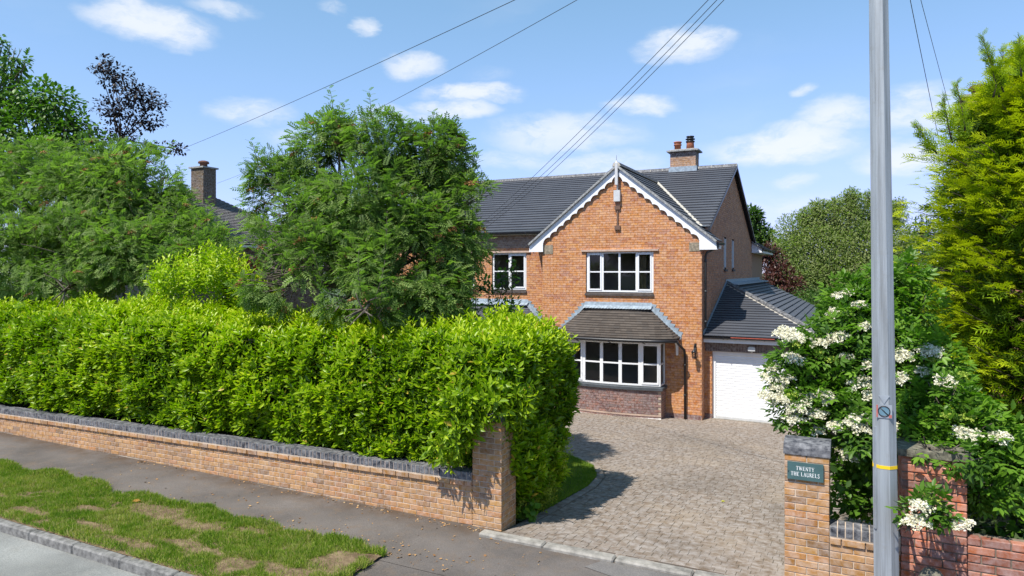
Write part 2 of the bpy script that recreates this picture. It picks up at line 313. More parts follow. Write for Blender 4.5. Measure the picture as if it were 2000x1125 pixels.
M['conifer'] = leafmat('golden_conifer_leaf', [(0.035, 0.075, 0.010), (0.10, 0.175, 0.010), (0.235, 0.36, 0.010), (0.40, 0.49, 0.012), (0.50, 0.56, 0.02)], rough=0.6, trans=0.38, spec=0.15, tcol=(1, 1.1, .3))
M['elder'] = leafmat('elder_leaf', [(0.034, 0.08, 0.012), (0.07, 0.155, 0.016), (0.125, 0.25, 0.02), (0.20, 0.35, 0.03)], trans=0.38)
M['elder_fl'] = leafmat('elder_flower', [(0.40, 0.42, 0.12), (0.72, 0.67, 0.46), (0.79, 0.76, 0.60), (0.82, 0.80, 0.70)], rough=0.8, trans=0.25, tcol=(1, 1, .9))
M['elder_bud'] = leafmat('elder_green_bud', [(0.22, 0.33, 0.03), (0.34, 0.43, 0.05), (0.42, 0.48, 0.10)], rough=0.8, trans=0.2)
M['euon'] = leafmat('golden_shrub_leaf', [(0.10, 0.17, 0.012), (0.22, 0.30, 0.015), (0.36, 0.40, 0.02), (0.50, 0.46, 0.05)], trans=0.3)
M['grass'] = leafmat('grass_blade', [(0.07, 0.135, 0.014), (0.125, 0.22, 0.02), (0.20, 0.30, 0.028), (0.29, 0.36, 0.05), (0.46, 0.40, 0.16)], rough=0.6, trans=0.3, spec=0.2)
M['litter'] = leafmat('dry_leaf_litter', [(0.20, 0.10, 0.04), (0.34, 0.19, 0.08), (0.42, 0.29, 0.15), (0.48, 0.22, 0.06)], rough=0.9, trans=0.05)

# ------------------------------------------------------------------ mesh helpers
class MB:
    def __init__(s): s.v = []; s.f = []; s.sm = []
    def quad(s, a, b, c, d, smooth=False):
        i = len(s.v); s.v += [tuple(a), tuple(b), tuple(c), tuple(d)]; s.f.append((i, i + 1, i + 2, i + 3)); s.sm.append(smooth)
    def poly(s, pts, smooth=False):
        i = len(s.v); s.v += [tuple(p) for p in pts]; s.f.append(tuple(range(i, i + len(pts)))); s.sm.append(smooth)
    def box(s, x0, x1, y0, y1, z0, z1):
        i = len(s.v)
        s.v += [(x0, y0, z0), (x1, y0, z0), (x1, y1, z0), (x0, y1, z0), (x0, y0, z1), (x1, y0, z1), (x1, y1, z1), (x0, y1, z1)]
        for f in ((0, 3, 2, 1), (4, 5, 6, 7), (0, 1, 5, 4), (1, 2, 6, 5), (2, 3, 7, 6), (3, 0, 4, 7)):
            s.f.append(tuple(i + k for k in f)); s.sm.append(False)
    def obox(s, o, ax, ay, az):
        """box from corner o with edge vectors"""
        o, ax, ay, az = Vector(o), Vector(ax), Vector(ay), Vector(az)
        i = len(s.v)
        for p in (o, o + ax, o + ax + ay, o + ay, o + az, o + ax + az, o + ax + ay + az, o + ay + az): s.v.append(tuple(p))
        for f in ((0, 3, 2, 1), (4, 5, 6, 7), (0, 1, 5, 4), (1, 2, 6, 5), (2, 3, 7, 6), (3, 0, 4, 7)):
            s.f.append(tuple(i + k for k in f)); s.sm.append(False)
    def bar(s, a, b, w, h, up=(0, 0, 1)):
        a, b = Vector(a), Vector(b); d = (b - a); l = d.length; d.normalize()
        x = d.cross(Vector(up)).normalized(); z = x.cross(d).normalized()
        s.obox(a - x * w / 2 - z * h / 2, d * l, x * w, z * h)
    def tube(s, pts, radii, n=8, cap=True, smooth=True):
        pts = [Vector(p) for p in pts]
        if isinstance(radii, (int, float)): radii = [radii] * len(pts)
        base = len(s.v); prev = None
        for k, p in enumerate(pts):
            d = (pts[min(k + 1, len(pts) - 1)] - pts[max(k - 1, 0)]).normalized()
            ref = Vector((0, 0, 1)) if abs(d.z) < 0.9 else Vector((1, 0, 0))
            x = d.cross(ref).normalized() if prev is None else (prev - d * prev.dot(d)).normalized()
            prev = x; y = d.cross(x)
            for j in range(n):
                a = 2 * math.pi * j / n
                s.v.append(tuple(p + (x * math.cos(a) + y * math.sin(a)) * radii[k]))
        for k in range(len(pts) - 1):
            for j in range(n):
                a = base + k * n + j; b2 = base + k * n + (j + 1) % n
                s.f.append((a, b2, b2 + n, a + n)); s.sm.append(smooth)
        if cap:
            s.f.append(tuple(base + j for j in reversed(range(n)))); s.sm.append(False)
            e = base + (len(pts) - 1) * n
            s.f.append(tuple(e + j for j in range(n))); s.sm.append(False)
    def lathe(s, c, prof, n=16, smooth=True):
        c = Vector(c); s.tube([c + Vector((0, 0, z)) for r, z in prof], [r for r, z in prof], n, True, smooth)
    def prism(s, pts, ext):
        """extrude polygon pts (3D, planar) by vector ext"""
        ext = Vector(ext); pts = [Vector(p) for p in pts]; n = len(pts)
        s.poly(list(reversed(pts))); s.poly([p + ext for p in pts])
        for k in range(n):
            a, b2 = pts[k], pts[(k + 1) % n]
            s.quad(a, b2, b2 + ext, a + ext)
    def mesh(s, name):
        me = bpy.data.meshes.new(name); me.from_pydata(s.v, [], s.f)
        me.polygons.foreach_set('use_smooth', s.sm); me.update(); return me
    def build(s, name, mat, parent=None, kind=None):
        return link(name, s.mesh(name), mat, parent, kind)

def link(name, me, mat, parent=None, kind=None):
    if mat is not None and not me.materials: me.materials.append(M[mat] if isinstance(mat, str) else mat)
    o = bpy.data.objects.new(name, me); COL.objects.link(o)
    if parent is not None:
        o.parent = parent; o.location = -ROOTS.get(parent.name, Vector((0, 0, 0)))
    if kind: o['kind'] = kind
    return o
ROOTS = {}
def thing(name, label, cat, loc, group=None):
    o = bpy.data.objects.new(name, None); COL.objects.link(o); o.location = loc; o.empty_display_size = 0.2
    o['label'] = label; o['category'] = cat
    if group: o['group'] = group
    ROOTS[o.name] = Vector(loc); return o
def tag(o, label, cat, group=None):
    o['label'] = label; o['category'] = cat
    if group: o['group'] = group
    return o
def subroot(o): ROOTS[o.name] = Vector((0, 0, 0))      # children of a part keep the part's own coordinates
def bevel_box(lx, ly, lz, bev, mat, name):
    bm = bmesh.new(); bmesh.ops.create_cube(bm, size=1.0)
    for v in bm.verts: v.co = Vector((v.co.x * lx, v.co.y * ly, v.co.z * lz))
    bmesh.ops.bevel(bm, geom=list(bm.edges), offset=bev, segments=1, affect='EDGES')
    me = bpy.data.meshes.new(name); bm.to_mesh(me); bm.free(); me.materials.append(M[mat]); return me
def piece(name, me, parent, loc, rot=(0, 0, 0)):
    o = bpy.data.objects.new(name, me); COL.objects.link(o); o.parent = parent
    o.location = Vector(loc) - ROOTS.get(parent.name, Vector((0, 0, 0))); o.rotation_euler = rot
    return o
_bm_cache = {}
def brick_mesh(lx, ly, lz, mat, bev=0.004):
    k = (round(lx, 3), round(ly, 3), round(lz, 3), mat)
    if k not in _bm_cache: _bm_cache[k] = bevel_box(lx, ly, lz, bev, mat, 'brick')
    return _bm_cache[k]

# numpy leaf meshes
def nrm(a): return a / np.maximum(1e-9, np.linalg.norm(a, axis=1, keepdims=True))
def rand_unit(n): return nrm(rng.normal(size=(n, 3)))
def npmesh(name, V, F, tint, mat, parent=None, kind='stuff', smooth=False):
    me = bpy.data.meshes.new(name); nv = len(V); nf, k = F.shape
    me.vertices.add(nv); me.vertices.foreach_set('co', V.astype(np.float32).ravel())
    me.loops.add(nf * k); me.loops.foreach_set('vertex_index', F.astype(np.int32).ravel())
    me.polygons.add(nf); me.polygons.foreach_set('loop_start', np.arange(0, nf * k, k, dtype=np.int32))
    try: me.polygons.foreach_set('loop_total', np.full(nf, k, dtype=np.int32))
    except Exception: pass
    if smooth: me.polygons.foreach_set('use_smooth', np.ones(nf, dtype=bool))
    at_ = me.attributes.new('tint', 'FLOAT', 'POINT'); at_.data.foreach_set('value', tint.astype(np.float32))
    me.update(calc_edges=True)
    return link(name, me, mat, parent, kind)
def leaves(pos, dirs, ups, size, tint, tmpl):
    tv, tf = tmpl; y = nrm(dirs); z = ups - (ups * y).sum(1, keepdims=True) * y; z = nrm(z); x = np.cross(y, z)
    n, k = len(pos), len(tv); s = np.asarray(size).reshape(-1, 1, 1)
    V = pos[:, None, :] + s * (tv[None, :, 0:1] * x[:, None, :] + tv[None, :, 1:2] * y[:, None, :] + tv[None, :, 2:3] * z[:, None, :])
    F = (tf[None, :, :] + (np.arange(n) * k)[:, None, None]).reshape(-1, tf.shape[1])
    T = np.repeat(tint, k)
    if tmpl_tip.get(id(tv)) is not None: T = np.clip(T + np.tile(tmpl_tip[id(tv)], n), 0, 1)
    return V.reshape(-1, 3), F, T
tmpl_tip = {}
def cat(parts):
    V, F, T = [], [], []; o = 0
    for v, f, t in parts: V.append(v); F.append(f + o); T.append(t); o += len(v)
    return np.concatenate(V), np.concatenate(F), np.concatenate(T)
def T_leaf(w=0.36, fold=0.12, droop=0.10):
    tv = np.array([(0, 0, 0), (w * .42, .28, fold * .6), (w * .5, .58, fold * .5 - droop * .3), (0, 1, -droop), (-w * .5, .58, fold * .5 - droop * .3), (-w * .42, .28, fold * .6)])
    return tv, np.array([(0, 1, 2, 3), (0, 3, 4, 5)])
def T_kite(w=0.4): return np.array([(0, 0, 0), (w * .5, .45, .03), (0, 1, -.05), (-w * .5, .45, .03)]), np.array([(0, 1, 2, 3)])
def T_pinnate(pairs=5, ll=0.36, lw=0.16, droop=0.28):
    V, F = [], []
    def leaflet(p, d):
        d = np.array(d) / np.linalg.norm(d); s = np.array((d[1], -d[0], 0)); i = len(V)
        V.extend([p, p + d * ll * .45 + s * lw * .5, p + d * ll + np.array((0, 0, -.04)), p + d * ll * .45 - s * lw * .5]); F.append((i, i + 1, i + 2, i + 3))
    for k in range(pairs):
        f = 0.22 + 0.72 * k / (pairs - 1); p = np.array((0, f, -droop * f * f))
        for sgn in (-1, 1): leaflet(p, (sgn, .55, .10 - f * .2))
    leaflet(np.array((0, 1, -droop)), (0, 1, -.35))
    return np.array(V), np.array(F)
def T_elder():
    V, F = [], []; tv, tf = T_leaf(0.42, .1, .12)
    for (x, y, a, s) in ((0, .5, 0, .55), (0, .45, 52, .5), (0, .45, -52, .5), (0, .18, 68, .44), (0, .18, -68, .44)):
        a = math.radians(a); c, sn = math.cos(a), math.sin(a); i = len(V)
        for p in tv * s:
            V.append((x + p[0] * c + p[1] * sn, y - p[0] * sn + p[1] * c, p[2] - .25 * (y + .2) ** 2 - .06 * abs(sn)))
        F += [tuple(k + i for k in f) for f in tf]
    return np.array(V), np.array(F)
def T_spray(n=5):
    V, F, tip = [], [], []
    def blade(p, d, l, w, t0):
        d = np.array(d, float); d /= np.linalg.norm(d); s = np.array((d[1], -d[0], 0)); i = len(V); p = np.array(p, float)
        V.extend([p, p + d * l * .4 + s * w, p + d * l, p + d * l * .4 - s * w]); F.append((i, i + 1, i + 2, i + 3)); tip.extend([t0, t0 + .08, t0 + .25, t0 + .08])
    blade((0, 0, 0), (0, 1, 0), 1.0, .05, -.05)
    for k in range(n):
        f = .12 + .7 * k / (n - 1); l = .52 * (1 - f * .55)
        for sg in (-1, 1):
            blade((0, f, 0), (sg * .75, .8, .15 * ((k % 2) * 2 - 1)), l, .031, -.12 + .25 * f)
            if k < 2: blade((sg * .2 * (1 - f), f + .22, .02), (sg * .25, 1, .1), l * .6, .03, .0 + .2 * f)
    V = np.array(V); V[:, 2] -= .15 * V[:, 1] ** 2
    r = (V, np.array(F)); tmpl_tip[id(V)] = np.array(tip); return r
TL, TK, TP, TE, TS = T_leaf(.35), T_kite(), T_pinnate(), T_elder(), T_spray()
TB = T_leaf(0.6, .08, .1)     # broad leaf

def vnoise(p, seed=0):
    """smooth value noise on Nx3"""
    p = np.asarray(p, float); i = np.floor(p).astype(np.int64); f = p - i; f = f * f * (3 - 2 * f)
    def h(a, b2, c):
        n = (a * 73856093) ^ (b2 * 19349663) ^ (c * 83492791) ^ (seed * 2654435761)
        n = (n ^ (n >> 13)) * 1274126177 & 0xffffffff
        return ((n ^ (n >> 16)) & 0xffff) / 65535.0
    r = 0
    for dx in (0, 1):
        for dy in (0, 1):
            for dz in (0, 1):
                w = (f[:, 0] if dx else 1 - f[:, 0]) * (f[:, 1] if dy else 1 - f[:, 1]) * (f[:, 2] if dz else 1 - f[:, 2])
                r = r + w * h(i[:, 0] + dx, i[:, 1] + dy, i[:, 2] + dz)
    return r
def sphere_pts(lobes, n, shell=0.55):
    """points in ellipsoid lobes [(centre, (rx,ry,rz))], biased to the outside; returns pos, outward dir, relative radius"""
    w = np.array([l[1][0] * l[1][1] + l[1][0] * l[1][2] + l[1][1] * l[1][2] for l in lobes]); w = w / w.sum()
    idx = rng.choice(len(lobes), n, p=w)
    c = np.array([tuple(l[0]) for l in lobes])[idx]; r = np.array([l[1] for l in lobes])[idx]
    d = rand_unit(n); q = shell + (1 - shell) * rng.random(n) ** 0.6; q = np.where(rng.random(n) < 0.2, rng.random(n), q)
    pos = c + d * r * q[:, None]
    return pos, nrm(d / r), q

# ground height
def street_z(x): return 0.0077 * max(0.0, -4.1 - x)
GATE_Y, HOUSE_Y = 7.9, 20.6
def drive_z(y): return -1.0 * min(1.0, max(0.0, (y - GATE_Y) / (HOUSE_Y - GATE_Y)))

# ================================================================== SETTING
def structure(o): o['kind'] = 'structure'; return o
# ground sheet out to the horizon
mb = MB()
xs = [-900, -300, -120, -60, -30, -16, -10, -4.1, 0, 4, 12, 30, 60, 120, 300, 900]
ys = [-400, -60, 0, 8.0, 9, 12, 16, 20.6, 26, 40, 80, 200, 500, 1500]
gz = lambda x, y: (min(street_z(x), 0.2) - 0.20) if y <= 8.0 else drive_z(y) - 0.05
for i in range(len(xs) - 1):
    for j in range(len(ys) - 1):
        p = [(xs[a], ys[b2], gz(xs[a], ys[b2])) for a, b2 in ((i, j), (i + 1, j), (i + 1, j + 1), (i, j + 1))]
        mb.quad(*p)
structure(mb.build('ground', 'ground'))
def strip(name, x0, x1, y0, y1, dz, mat, nx=60, ny=4, wob=0.0, crown=0.0):
    mb = MB(); V = []
    for i in range(nx + 1):
        for j in range(ny + 1):
            x = x0 + (x1 - x0) * i / nx; y = y0 + (y1 - y0) * j / ny
            V.append((x, y, street_z(x) + dz + wob * (random.random() - .5) + crown * math.sin(math.pi * j / ny)))
    mb.v = V
    for i in range(nx):
        for j in range(ny):
            a = i * (ny + 1) + j; mb.f.append((a, a + ny + 1, a + ny + 2, a + 1)); mb.sm.append(True)
    return structure(mb.build(name, mat))
strip('road', -60, 40, -2.0, 5.16, -0.115, 'road')
strip('pavement', -60, 40, 6.55, 7.99, -0.004, 'pave', 120, 6, 0.006)
strip('vehicle_crossing', -6.0, 40, 5.28, 6.56, -0.012, 'pave', 60, 6, 0.004)
# pale gritty patch at the foot of the drive edging
mb = MB(); c = at(1290, 1112, 7.75)
mb.poly([(-2.75, 7.45, 0.004), (-2.2, 7.30, 0.004), (-1.2, 7.38, 0.004), (-.4, 7.40, 0.004), (-.4, 7.69, 0.004), (-2.62, 7.69, 0.004)])
structure(mb.build('pavement_repair', 'patch'))
# grass verge soil with bare patches
VX0, VX1, VY0, VY1 = -24.0, -5.0, 5.275, 6.72
def verge_edge(x):      # grass eats into the pavement unevenly
    return 6.70 + 0.06 * math.sin(x * 2.1) + 0.05 * math.sin(x * 5.3 + 1)
def bare(x, y):
    q = 0.0
    for (bx, by, rx, ry) in ((-8.63, 6.35, .75, .24), (-7.75, 6.22, .55, .17), (-6.3, 5.62, .30, .22), (-7.2, 5.75, .6, .12), (-8.9, 5.62, .55, .10), (-5.35, 6.2, .28, .40), (-10.2, 5.55, .5, .1), (-6.9, 6.45, .3, .10), (-11.5, 5.7, .6, .12), (-7.9, 5.5, .6, .10), (-9.6, 6.0, .35, .1), (-5.7, 5.75, .4, .16)):
        q = np.maximum(q, 1.1 - ((x - bx) / rx) ** 2 - ((y - by) / ry) ** 2)
    return q
mb = MB(); nx, ny = 150, 16; V = []
for i in range(nx + 1):
    x = VX0 + (VX1 - VX0) * i / nx
    for j in range(ny + 1):
        y = VY0 + (verge_edge(x) - VY0) * j / ny
        edge = min(1, j / 2) * min(1, (ny - j) / 2)
        V.append((x, y, street_z(x) - 0.004 + 0.03 * edge + 0.02 * edge * (random.random() - .5)))
mb.v = V
for i in range(nx):
    for j in range(ny):
        a = i * (ny + 1) + j; mb.f.append((a, a + ny + 1, a + ny + 2, a + 1)); mb.sm.append(True)
structure(mb.build('verge', 'soil'))
# kerb of the road, one stone after another
kerb = thing('kerb', 'x', 'kerb', (0, 0, 0)); del kerb['label']; del kerb['category']; structure(kerb)
km = bevel_box(0.905, 0.125, 0.25, 0.018, 'kerb', 'kerb_stone')
x = -21.9
while x < 3:
    z = street_z(x) - 0.125 + 0.005 * random.uniform(-1, 1)
    if x > -5.2: z -= min(0.08, (x + 5.2) * .08)
    piece('kerb_stone', km, kerb, (x, 5.225 + .004 * random.uniform(-1, 1), z), (0, 0.004 * random.uniform(-1, 1) + 0.0077 * (x < -4.1), .003 * random.uniform(-1, 1))); x += 0.915
# edging kerb across the drive mouth
edg = thing('drive_edging', 'x', 'kerb', (0, 0, 0)); del edg['label']; del edg['category']; structure(edg)
em = bevel_box(0.90, 0.16, 0.2, 0.02, 'concrete', 'edging_stone'); x = -4.30 + .45
for k in range(5):
    piece('edging_stone', em, edg, (x, 7.79 + .012 * random.uniform(-1, 1), -0.055 + .008 * random.uniform(-1, 1)), (0.0, random.uniform(-.006, .006), random.uniform(-.012, .012))); x += 0.912

# ------------------------------------------------------------------ driveway of concrete blocks
drive = thing('driveway', 'x', 'drive', (0, 0, 0)); del drive['label']; del drive['category']; structure(drive)
def lawn_right(y):     # right-hand edge of planting and lawn on the drive's left side
    pts = [(7.9, -4.1), (8.6, -4.05), (9.5, -4.0), (11.0, -3.98), (11.8, -4.10), (12.6, -4.45), (13.3, -5.2), (13.9, -6.4), (14.3, -8.0), (14.6, -10.5)]
    if y >= 14.6: return -10.5
    for (a, xa), (b2, xb) in zip(pts, pts[1:]):
        if a <= y <= b2: return xa + (xb - xa) * (y - a) / (b2 - a)
    return -4.1
sl_ang = math.atan2(-1.0, HOUSE_Y - GATE_Y)
mb = MB(); n = 40
for k in range(n):
    ya, yb = 7.86 + (21.3 - 7.86) * k / n, 7.86 + (21.3 - 7.86) * (k + 1) / n
    mb.quad((lawn_right(ya) - .02, ya, drive_z(ya) - .0025), (.6, ya, drive_z(ya) - .0025), (.6, yb, drive_z(yb) - .0025), (lawn_right(yb) - .02, yb, drive_z(yb) - .0025))
mb.build('joint_sand', 'sand', drive)
ROWD = 0.128; blocks = []
y = 7.88; r = 0
while y < 21.0:
    xl = max(lawn_right(y), lawn_right(y + ROWD)) + (0.14 if y > 8.6 else 0.01); xr = -0.10 if y > 8.0 else -0.6
    x = xl - random.random() * .1; 
    while x < xr:
        L = random.choice((0.105, 0.128, 0.155, 0.155, 0.19))
        a, b2 = max(x, xl), min(x + L, xr)
        if b2 - a > 0.05: blocks.append((a, b2, y))
        x += L + 0.005
    y += ROWD + 0.005; r += 1
cen = [((a + b2) / 2, yy + ROWD / 2) for a, b2, yy in blocks]
inview = []
for k, (cx_, cy_) in enumerate(cen):
    dx, dy = cx_, cy_; d = -dx * SA + dy * CA; rx = dx * CA + dy * SA; u = 1000 + FPX * rx / d; vv = HZ + FPX * (CAM_H - drive_z(cy_)) / d
    if u < 1530 and vv < 1130 and not (cx_ < -3.9 and cy_ < 8.6): inview.append((d, k))
inview.sort(); near = set(k for d, k in inview[:300])
mbj = MB()
for k, (a, b2, yy) in enumerate(blocks):
    z0 = drive_z(yy + ROWD / 2); lift = random.uniform(-.0012, .0012)
    if k in near:
        me = brick_mesh(round((b2 - a) / .01) * .01, ROWD, 0.06, 'paver', 0.0025)
        piece('paving_block', me, drive, ((a + b2) / 2, yy + ROWD / 2, z0 - 0.0285 + lift), (sl_ang + random.uniform(-.005, .005), random.uniform(-.006, .006), random.uniform(-.006, .006)))
    else:
        t = math.tan(sl_ang); e = .0025; za = drive_z(yy) + .002 + lift; zb = drive_z(yy + ROWD) + .002 + lift
        i = len(mbj.v)
        mbj.v += [(a, yy, za - .02), (b2, yy, za - .02), (b2, yy + ROWD, zb - .02), (a, yy + ROWD, zb - .02), (a + e, yy + e, za), (b2 - e, yy + e, za), (b2 - e, yy + ROWD - e, zb), (a + e, yy + ROWD - e, zb)]
        for f in ((4, 5, 6, 7), (0, 1, 5, 4), (1, 2, 6, 5), (2, 3, 7, 6), (3, 0, 4, 7)): mbj.f.append(tuple(i + q for q in f)); mbj.sm.append(False)
mbj.build('far_paving_blocks', 'paver_j', drive, 'stuff')
# curved border course beside the lawn
mbj = MB(); y = 8.62
while y < 14.5:
    x0 = lawn_right(y); x1 = lawn_right(y + .02); d = Vector((x1 - x0, .02, 0)).normalized(); nrm_ = Vector((d.y, -d.x, 0))
    p = Vector((x0, y, drive_z(y) - .015)); mbj.obox(p, d * .155, nrm_ * .125, Vector((0, 0, .02 + random.uniform(-.002, .002)))); y += .162 * max(.12, d.y)
mbj.build('border_course', 'paver_j', drive, 'stuff')

# ------------------------------------------------------------------ lawn patch beside drive
mb = MB(); n = 30
for k in range(n):
    ya, yb = 8.55 + 6.0 * k / n, 8.55 + 6.0 * (k + 1) / n
    mb.quad((-16, ya, drive_z(ya) + .005), (lawn_right(ya) - .03, ya, drive_z(ya) + .005), (lawn_right(yb) - .03, yb, drive_z(yb) + .005), (-16, yb, drive_z(yb) + .005))
structure(mb.build('lawn', 'ground'))

# ================================================================== BOUNDARY WALLS
BL, BH, BW, JT = 0.215, 0.065, 0.1025, 0.010
WS = 0.0117            # the coping and courses of the left wall fall gently away to the left
def pillar(name, label, x0, y0, z0, top, bm_, mortar, cap):
    t = thing(name, label, 'gate pillar', (x0 + .22, y0 + .22, z0))
    mb = MB(); mb.box(x0 + .006, x0 + .434, y0 + .006, y0 + .434, z0 - .15, top - .01); mb.build('mortar', mortar, t)
    z = top - BH / 2; k = 0
    st, sd = brick_mesh(BL, BW, BH, bm_), brick_mesh(BW, BL, BH, bm_)
    while z > z0 - .10:
        j = lambda: random.uniform(-.002, .002)
        if k % 2 == 0:
            for xx in (x0 + BL / 2, x0 + BL * 1.5 + JT):
                piece('brick', st, t, (xx, y0 + BW / 2 + j(), z)); piece('brick', st, t, (xx, y0 + .44 - BW / 2 + j(), z))
            for xx in (x0 + BW / 2, x0 + .44 - BW / 2): piece('brick', sd, t, (xx + j(), y0 + .22, z))
        else:
            for yy in (y0 + BL / 2, y0 + BL * 1.5 + JT):
                piece('brick', sd, t, (x0 + BW / 2 + j(), yy, z)); piece('brick', sd, t, (x0 + .44 - BW / 2 + j(), yy, z))
            for yy in (y0 + BW / 2, y0 + .44 - BW / 2): piece('brick', st, t, (x0 + .22, yy + j(), z))
        z -= BH + JT; k += 1
    if cap:
        x1, y1 = x0 + .44, y0 + .44; e = .012; mb = MB()
        zt = top + .006
        prof = [(0, 0), (0, .075), (.05, .115), (.17, .135), (.27, .135), (.39, .115), (.44, .075), (.44, 0)]
        mb.prism([(x0 - e, y0 - e + (.44 + 2 * e) * a / .44, zt + h) for a, h in prof], (.44 + 2 * e, 0, 0))
        mb.build('cap', 'blue_j', t)
    return t
LPX = -4.55
pillar('gate_pillar', 'buff brick gate pillar half hidden by the clipped laurel hedge', LPX, 8.0, 0.0, 1.43, 'buff', 'mortar', True)
pillar('gate_pillar', 'buff brick gate pillar carrying the green name plaque', -0.63, 7.95, 0.0, 1.44, 'buff', 'mortar', True)

# long left wall
lw = thing('boundary_wall', 'long low buff brick wall with dark coping below the laurel hedge', 'wall', (-10, 8.1, 0))
def wz(x): return 0.715 - WS * (LPX - x)              # coping top
X0, X1 = -16.6, LPX - .004
mb = MB(); n = 24
for a, top in ((0.006, -.11),):
    mb.prism([(X0 - 6, 8.0 + a, -.2), (X1, 8.0 + a, -.2), (X1, 8.0 + a, wz(X1) - .12), (X0 - 6, 8.0 + a, wz(X0 - 6) - .12)], (0, .203, 0))
mb.build('mortar', 'mortar', lw)
mb = MB(); mb.prism([(X0 - 6, 7.97, wz(X0 - 6) - .123), (X1, 7.97, wz(X1) - .123), (X1, 7.97, wz(X1) - .106), (X0 - 6, 7.97, wz(X0 - 6) - .106)], (0, .24, 0)); mb.build('bedding_mortar', 'mortar', lw)
bricks = []
for c in range(8):
    zoff = 0.115 + (BH + JT) * c + BH / 2 + .008
    x = X1 - (0.0 if c % 2 else .1125) - BL / 2
    if c % 2 == 0 : bricks.append((X1 - BW / 2, c, zoff, BW))
    while x > X0 - 6:
        bricks.append((x, c, zoff, BL)); x -= BL + JT
vis = [(b2, i) for i, b2 in enumerate(bricks) if wz(b2[0]) - b2[2] + BH / 2 > street_z(b2[0]) + .004]
vis.sort(key=lambda q: -q[0][0]); mbj = MB()
for k, (b2, i) in enumerate(vis):
    x, c, zoff, L = b2; z = wz(x) - zoff; yo = -.032 if c == 0 else 0.0
    if c == 0: yo -= 0.0
    if k < 298: piece('brick', brick_mesh(L, BW, BH, 'buff'), lw, (x, 8.0 + BW / 2 + yo + random.uniform(-.002, .002), z), (0, -WS, 0))
    else: mbj.box(x - L / 2, x + L / 2, 8.0 + yo, 8.1 + yo, z - BH / 2, z + BH / 2)
mbj.build('far_bricks', 'buff_j', lw, 'stuff')
cm = brick_mesh(0.0665, 0.24, 0.103, 'blue'); x = X1 - .034; k = 0; mbj = MB(); mm = MB()
while x > X0 - 6:
    z = wz(x) - .0515
    if x > X0: piece('coping_brick', cm, lw, (x, 8.0 + .092 + random.uniform(-.003, .003), z + random.uniform(-.002, .002)), (0, -WS, 0))
    else: mbj.box(x - .0325, x + .0325, 7.984, 8.22, z - .05, z + .05)
    x -= .075
mbj.build('far_coping', 'blue_j', lw, 'stuff')
mb = MB(); mb.prism([(X0 - 6, 7.976, wz(X0 - 6) - .11), (X1, 7.976, wz(X1) - .11), (X1, 7.976, wz(X1) - .004), (X0 - 6, 7.976, wz(X0 - 6) - .004)], (0, .228, 0)); mb.build('coping_mortar', 'mortar_grey', lw)

# short right wall between the plaque pillar and the red pillar
RP0, RP1 = 0.47, 1.03
rw = thing('boundary_wall', 'short low buff brick wall between plaque pillar and grey pole', 'wall', (.15, 8.1, 0))
xa, xb = -.186, RP0 - .005; top = .735
mb = MB(); mb.box(xa, xb, 7.957, 8.16, -.15, top - .12); mb.build('mortar', 'mortar', rw)
mb = MB(); mb.box(xa, xb, 7.936, 8.17, top - .123, top - .107); mb.build('bedding_mortar', 'mortar', rw)
for c in range(9):
    z = top - .123 - BH / 2 - (BH + JT) * c; yo = -.02 if c == 0 else 0; x = xa + .004; first = (c % 2 == 0)
    while x < xb - .03:
        L = BW if first else BL; first = False; L = min(L, xb - x)
        piece('brick', brick_mesh(L, BW, BH, 'buff'), rw, (x + L / 2, 7.95 + BW / 2 + yo + random.uniform(-.002, .002), z)); x += L + JT
x = xa + .036
mb = MB(); mb.box(xa, xb, 7.933, 8.16, top - .107, top - .004); mb.build('coping_mortar', 'mortar', rw)
while x < xb - .03: piece('coping_brick', cm, rw, (x, 8.05, top - .052)); x += .075

# red pillar and red wall on the right
def redcourse(t, x0, x1, y0, ztop, z0, g=0.083, thick=.108):
    z = ztop - .0365; k = 0
    while z > z0:
        x = x0; first = k % 2 == 0
        while x < x1 - .02:
            L = .112 if first else .228; first = False; L = min(L, x1 - x)
            piece('brick', brick_mesh(L, thick, .073, 'red', 0.007), t, (x + L / 2, y0 + thick / 2 + random.uniform(-.005, .005), z), (random.uniform(-.01, .01), random.uniform(-.012, .012), random.uniform(-.01, .01))); x += L + .011
        z -= g; k += 1
rp = thing('brick_pillar', 'old red brick pillar behind the grey pole, elder growing over it', 'pillar', (.75, 8.2, 0))
RY = 7.93
mb = MB(); mb.box(RP0 + .008, RP1 - .008, RY + .012, RY + .5, -.2, 1.55); mb.build('mortar', 'mortar_red', rp)
redcourse(rp, RP0, RP1, RY, 1.56, -.1)
mbj = MB(); z = 1.56 - .0365; k = 0
while z > -.1:
    y = RY + .12 + (k % 2) * .08
    while y < RY + .5:
        mbj.box(RP0 - .001, RP0 + .1, y, min(y + .22, RY + .5), z - .036, z + .036); mbj.box(RP1 - .1, RP1 + .001, y, min(y + .22, RY + .5), z - .036, z + .036); y += .235
    z -= .083; k += 1
mbj.build('side_bricks', 'red_j', rp, 'stuff')
mb = MB(); mb.box(RP0 - .03, RP1 + .03, RY - .03, RY + .53, 1.562, 1.63); mb.build('cap_stone', 'boulder', rp)
rwl = thing('boundary_wall', 'old red brick wall under the elder at the right edge', 'wall', (2.5, 8.1, 0))
mb = MB(); mb.box(RP1 + .002, 6.5, RY + .05, RY + .25, -.2, .80); mb.build('mortar', 'mortar_red', rwl)
redcourse(rwl, RP1 + .004, 3.2, RY + .04, .815, -.1)
# concrete marker post in front of the red pillar
pc = at(1820, 1118, 6.45)
mb = MB(); mb.lathe((pc.x, pc.y, 0), [(.115, -.05), (.115, .42), (.112, .50), (.098, .555), (.07, .595), (.03, .615)], 14)
tag(mb.build('marker_post', 'boulder'), 'short round-topped concrete post at the foot of the red pillar', 'post')

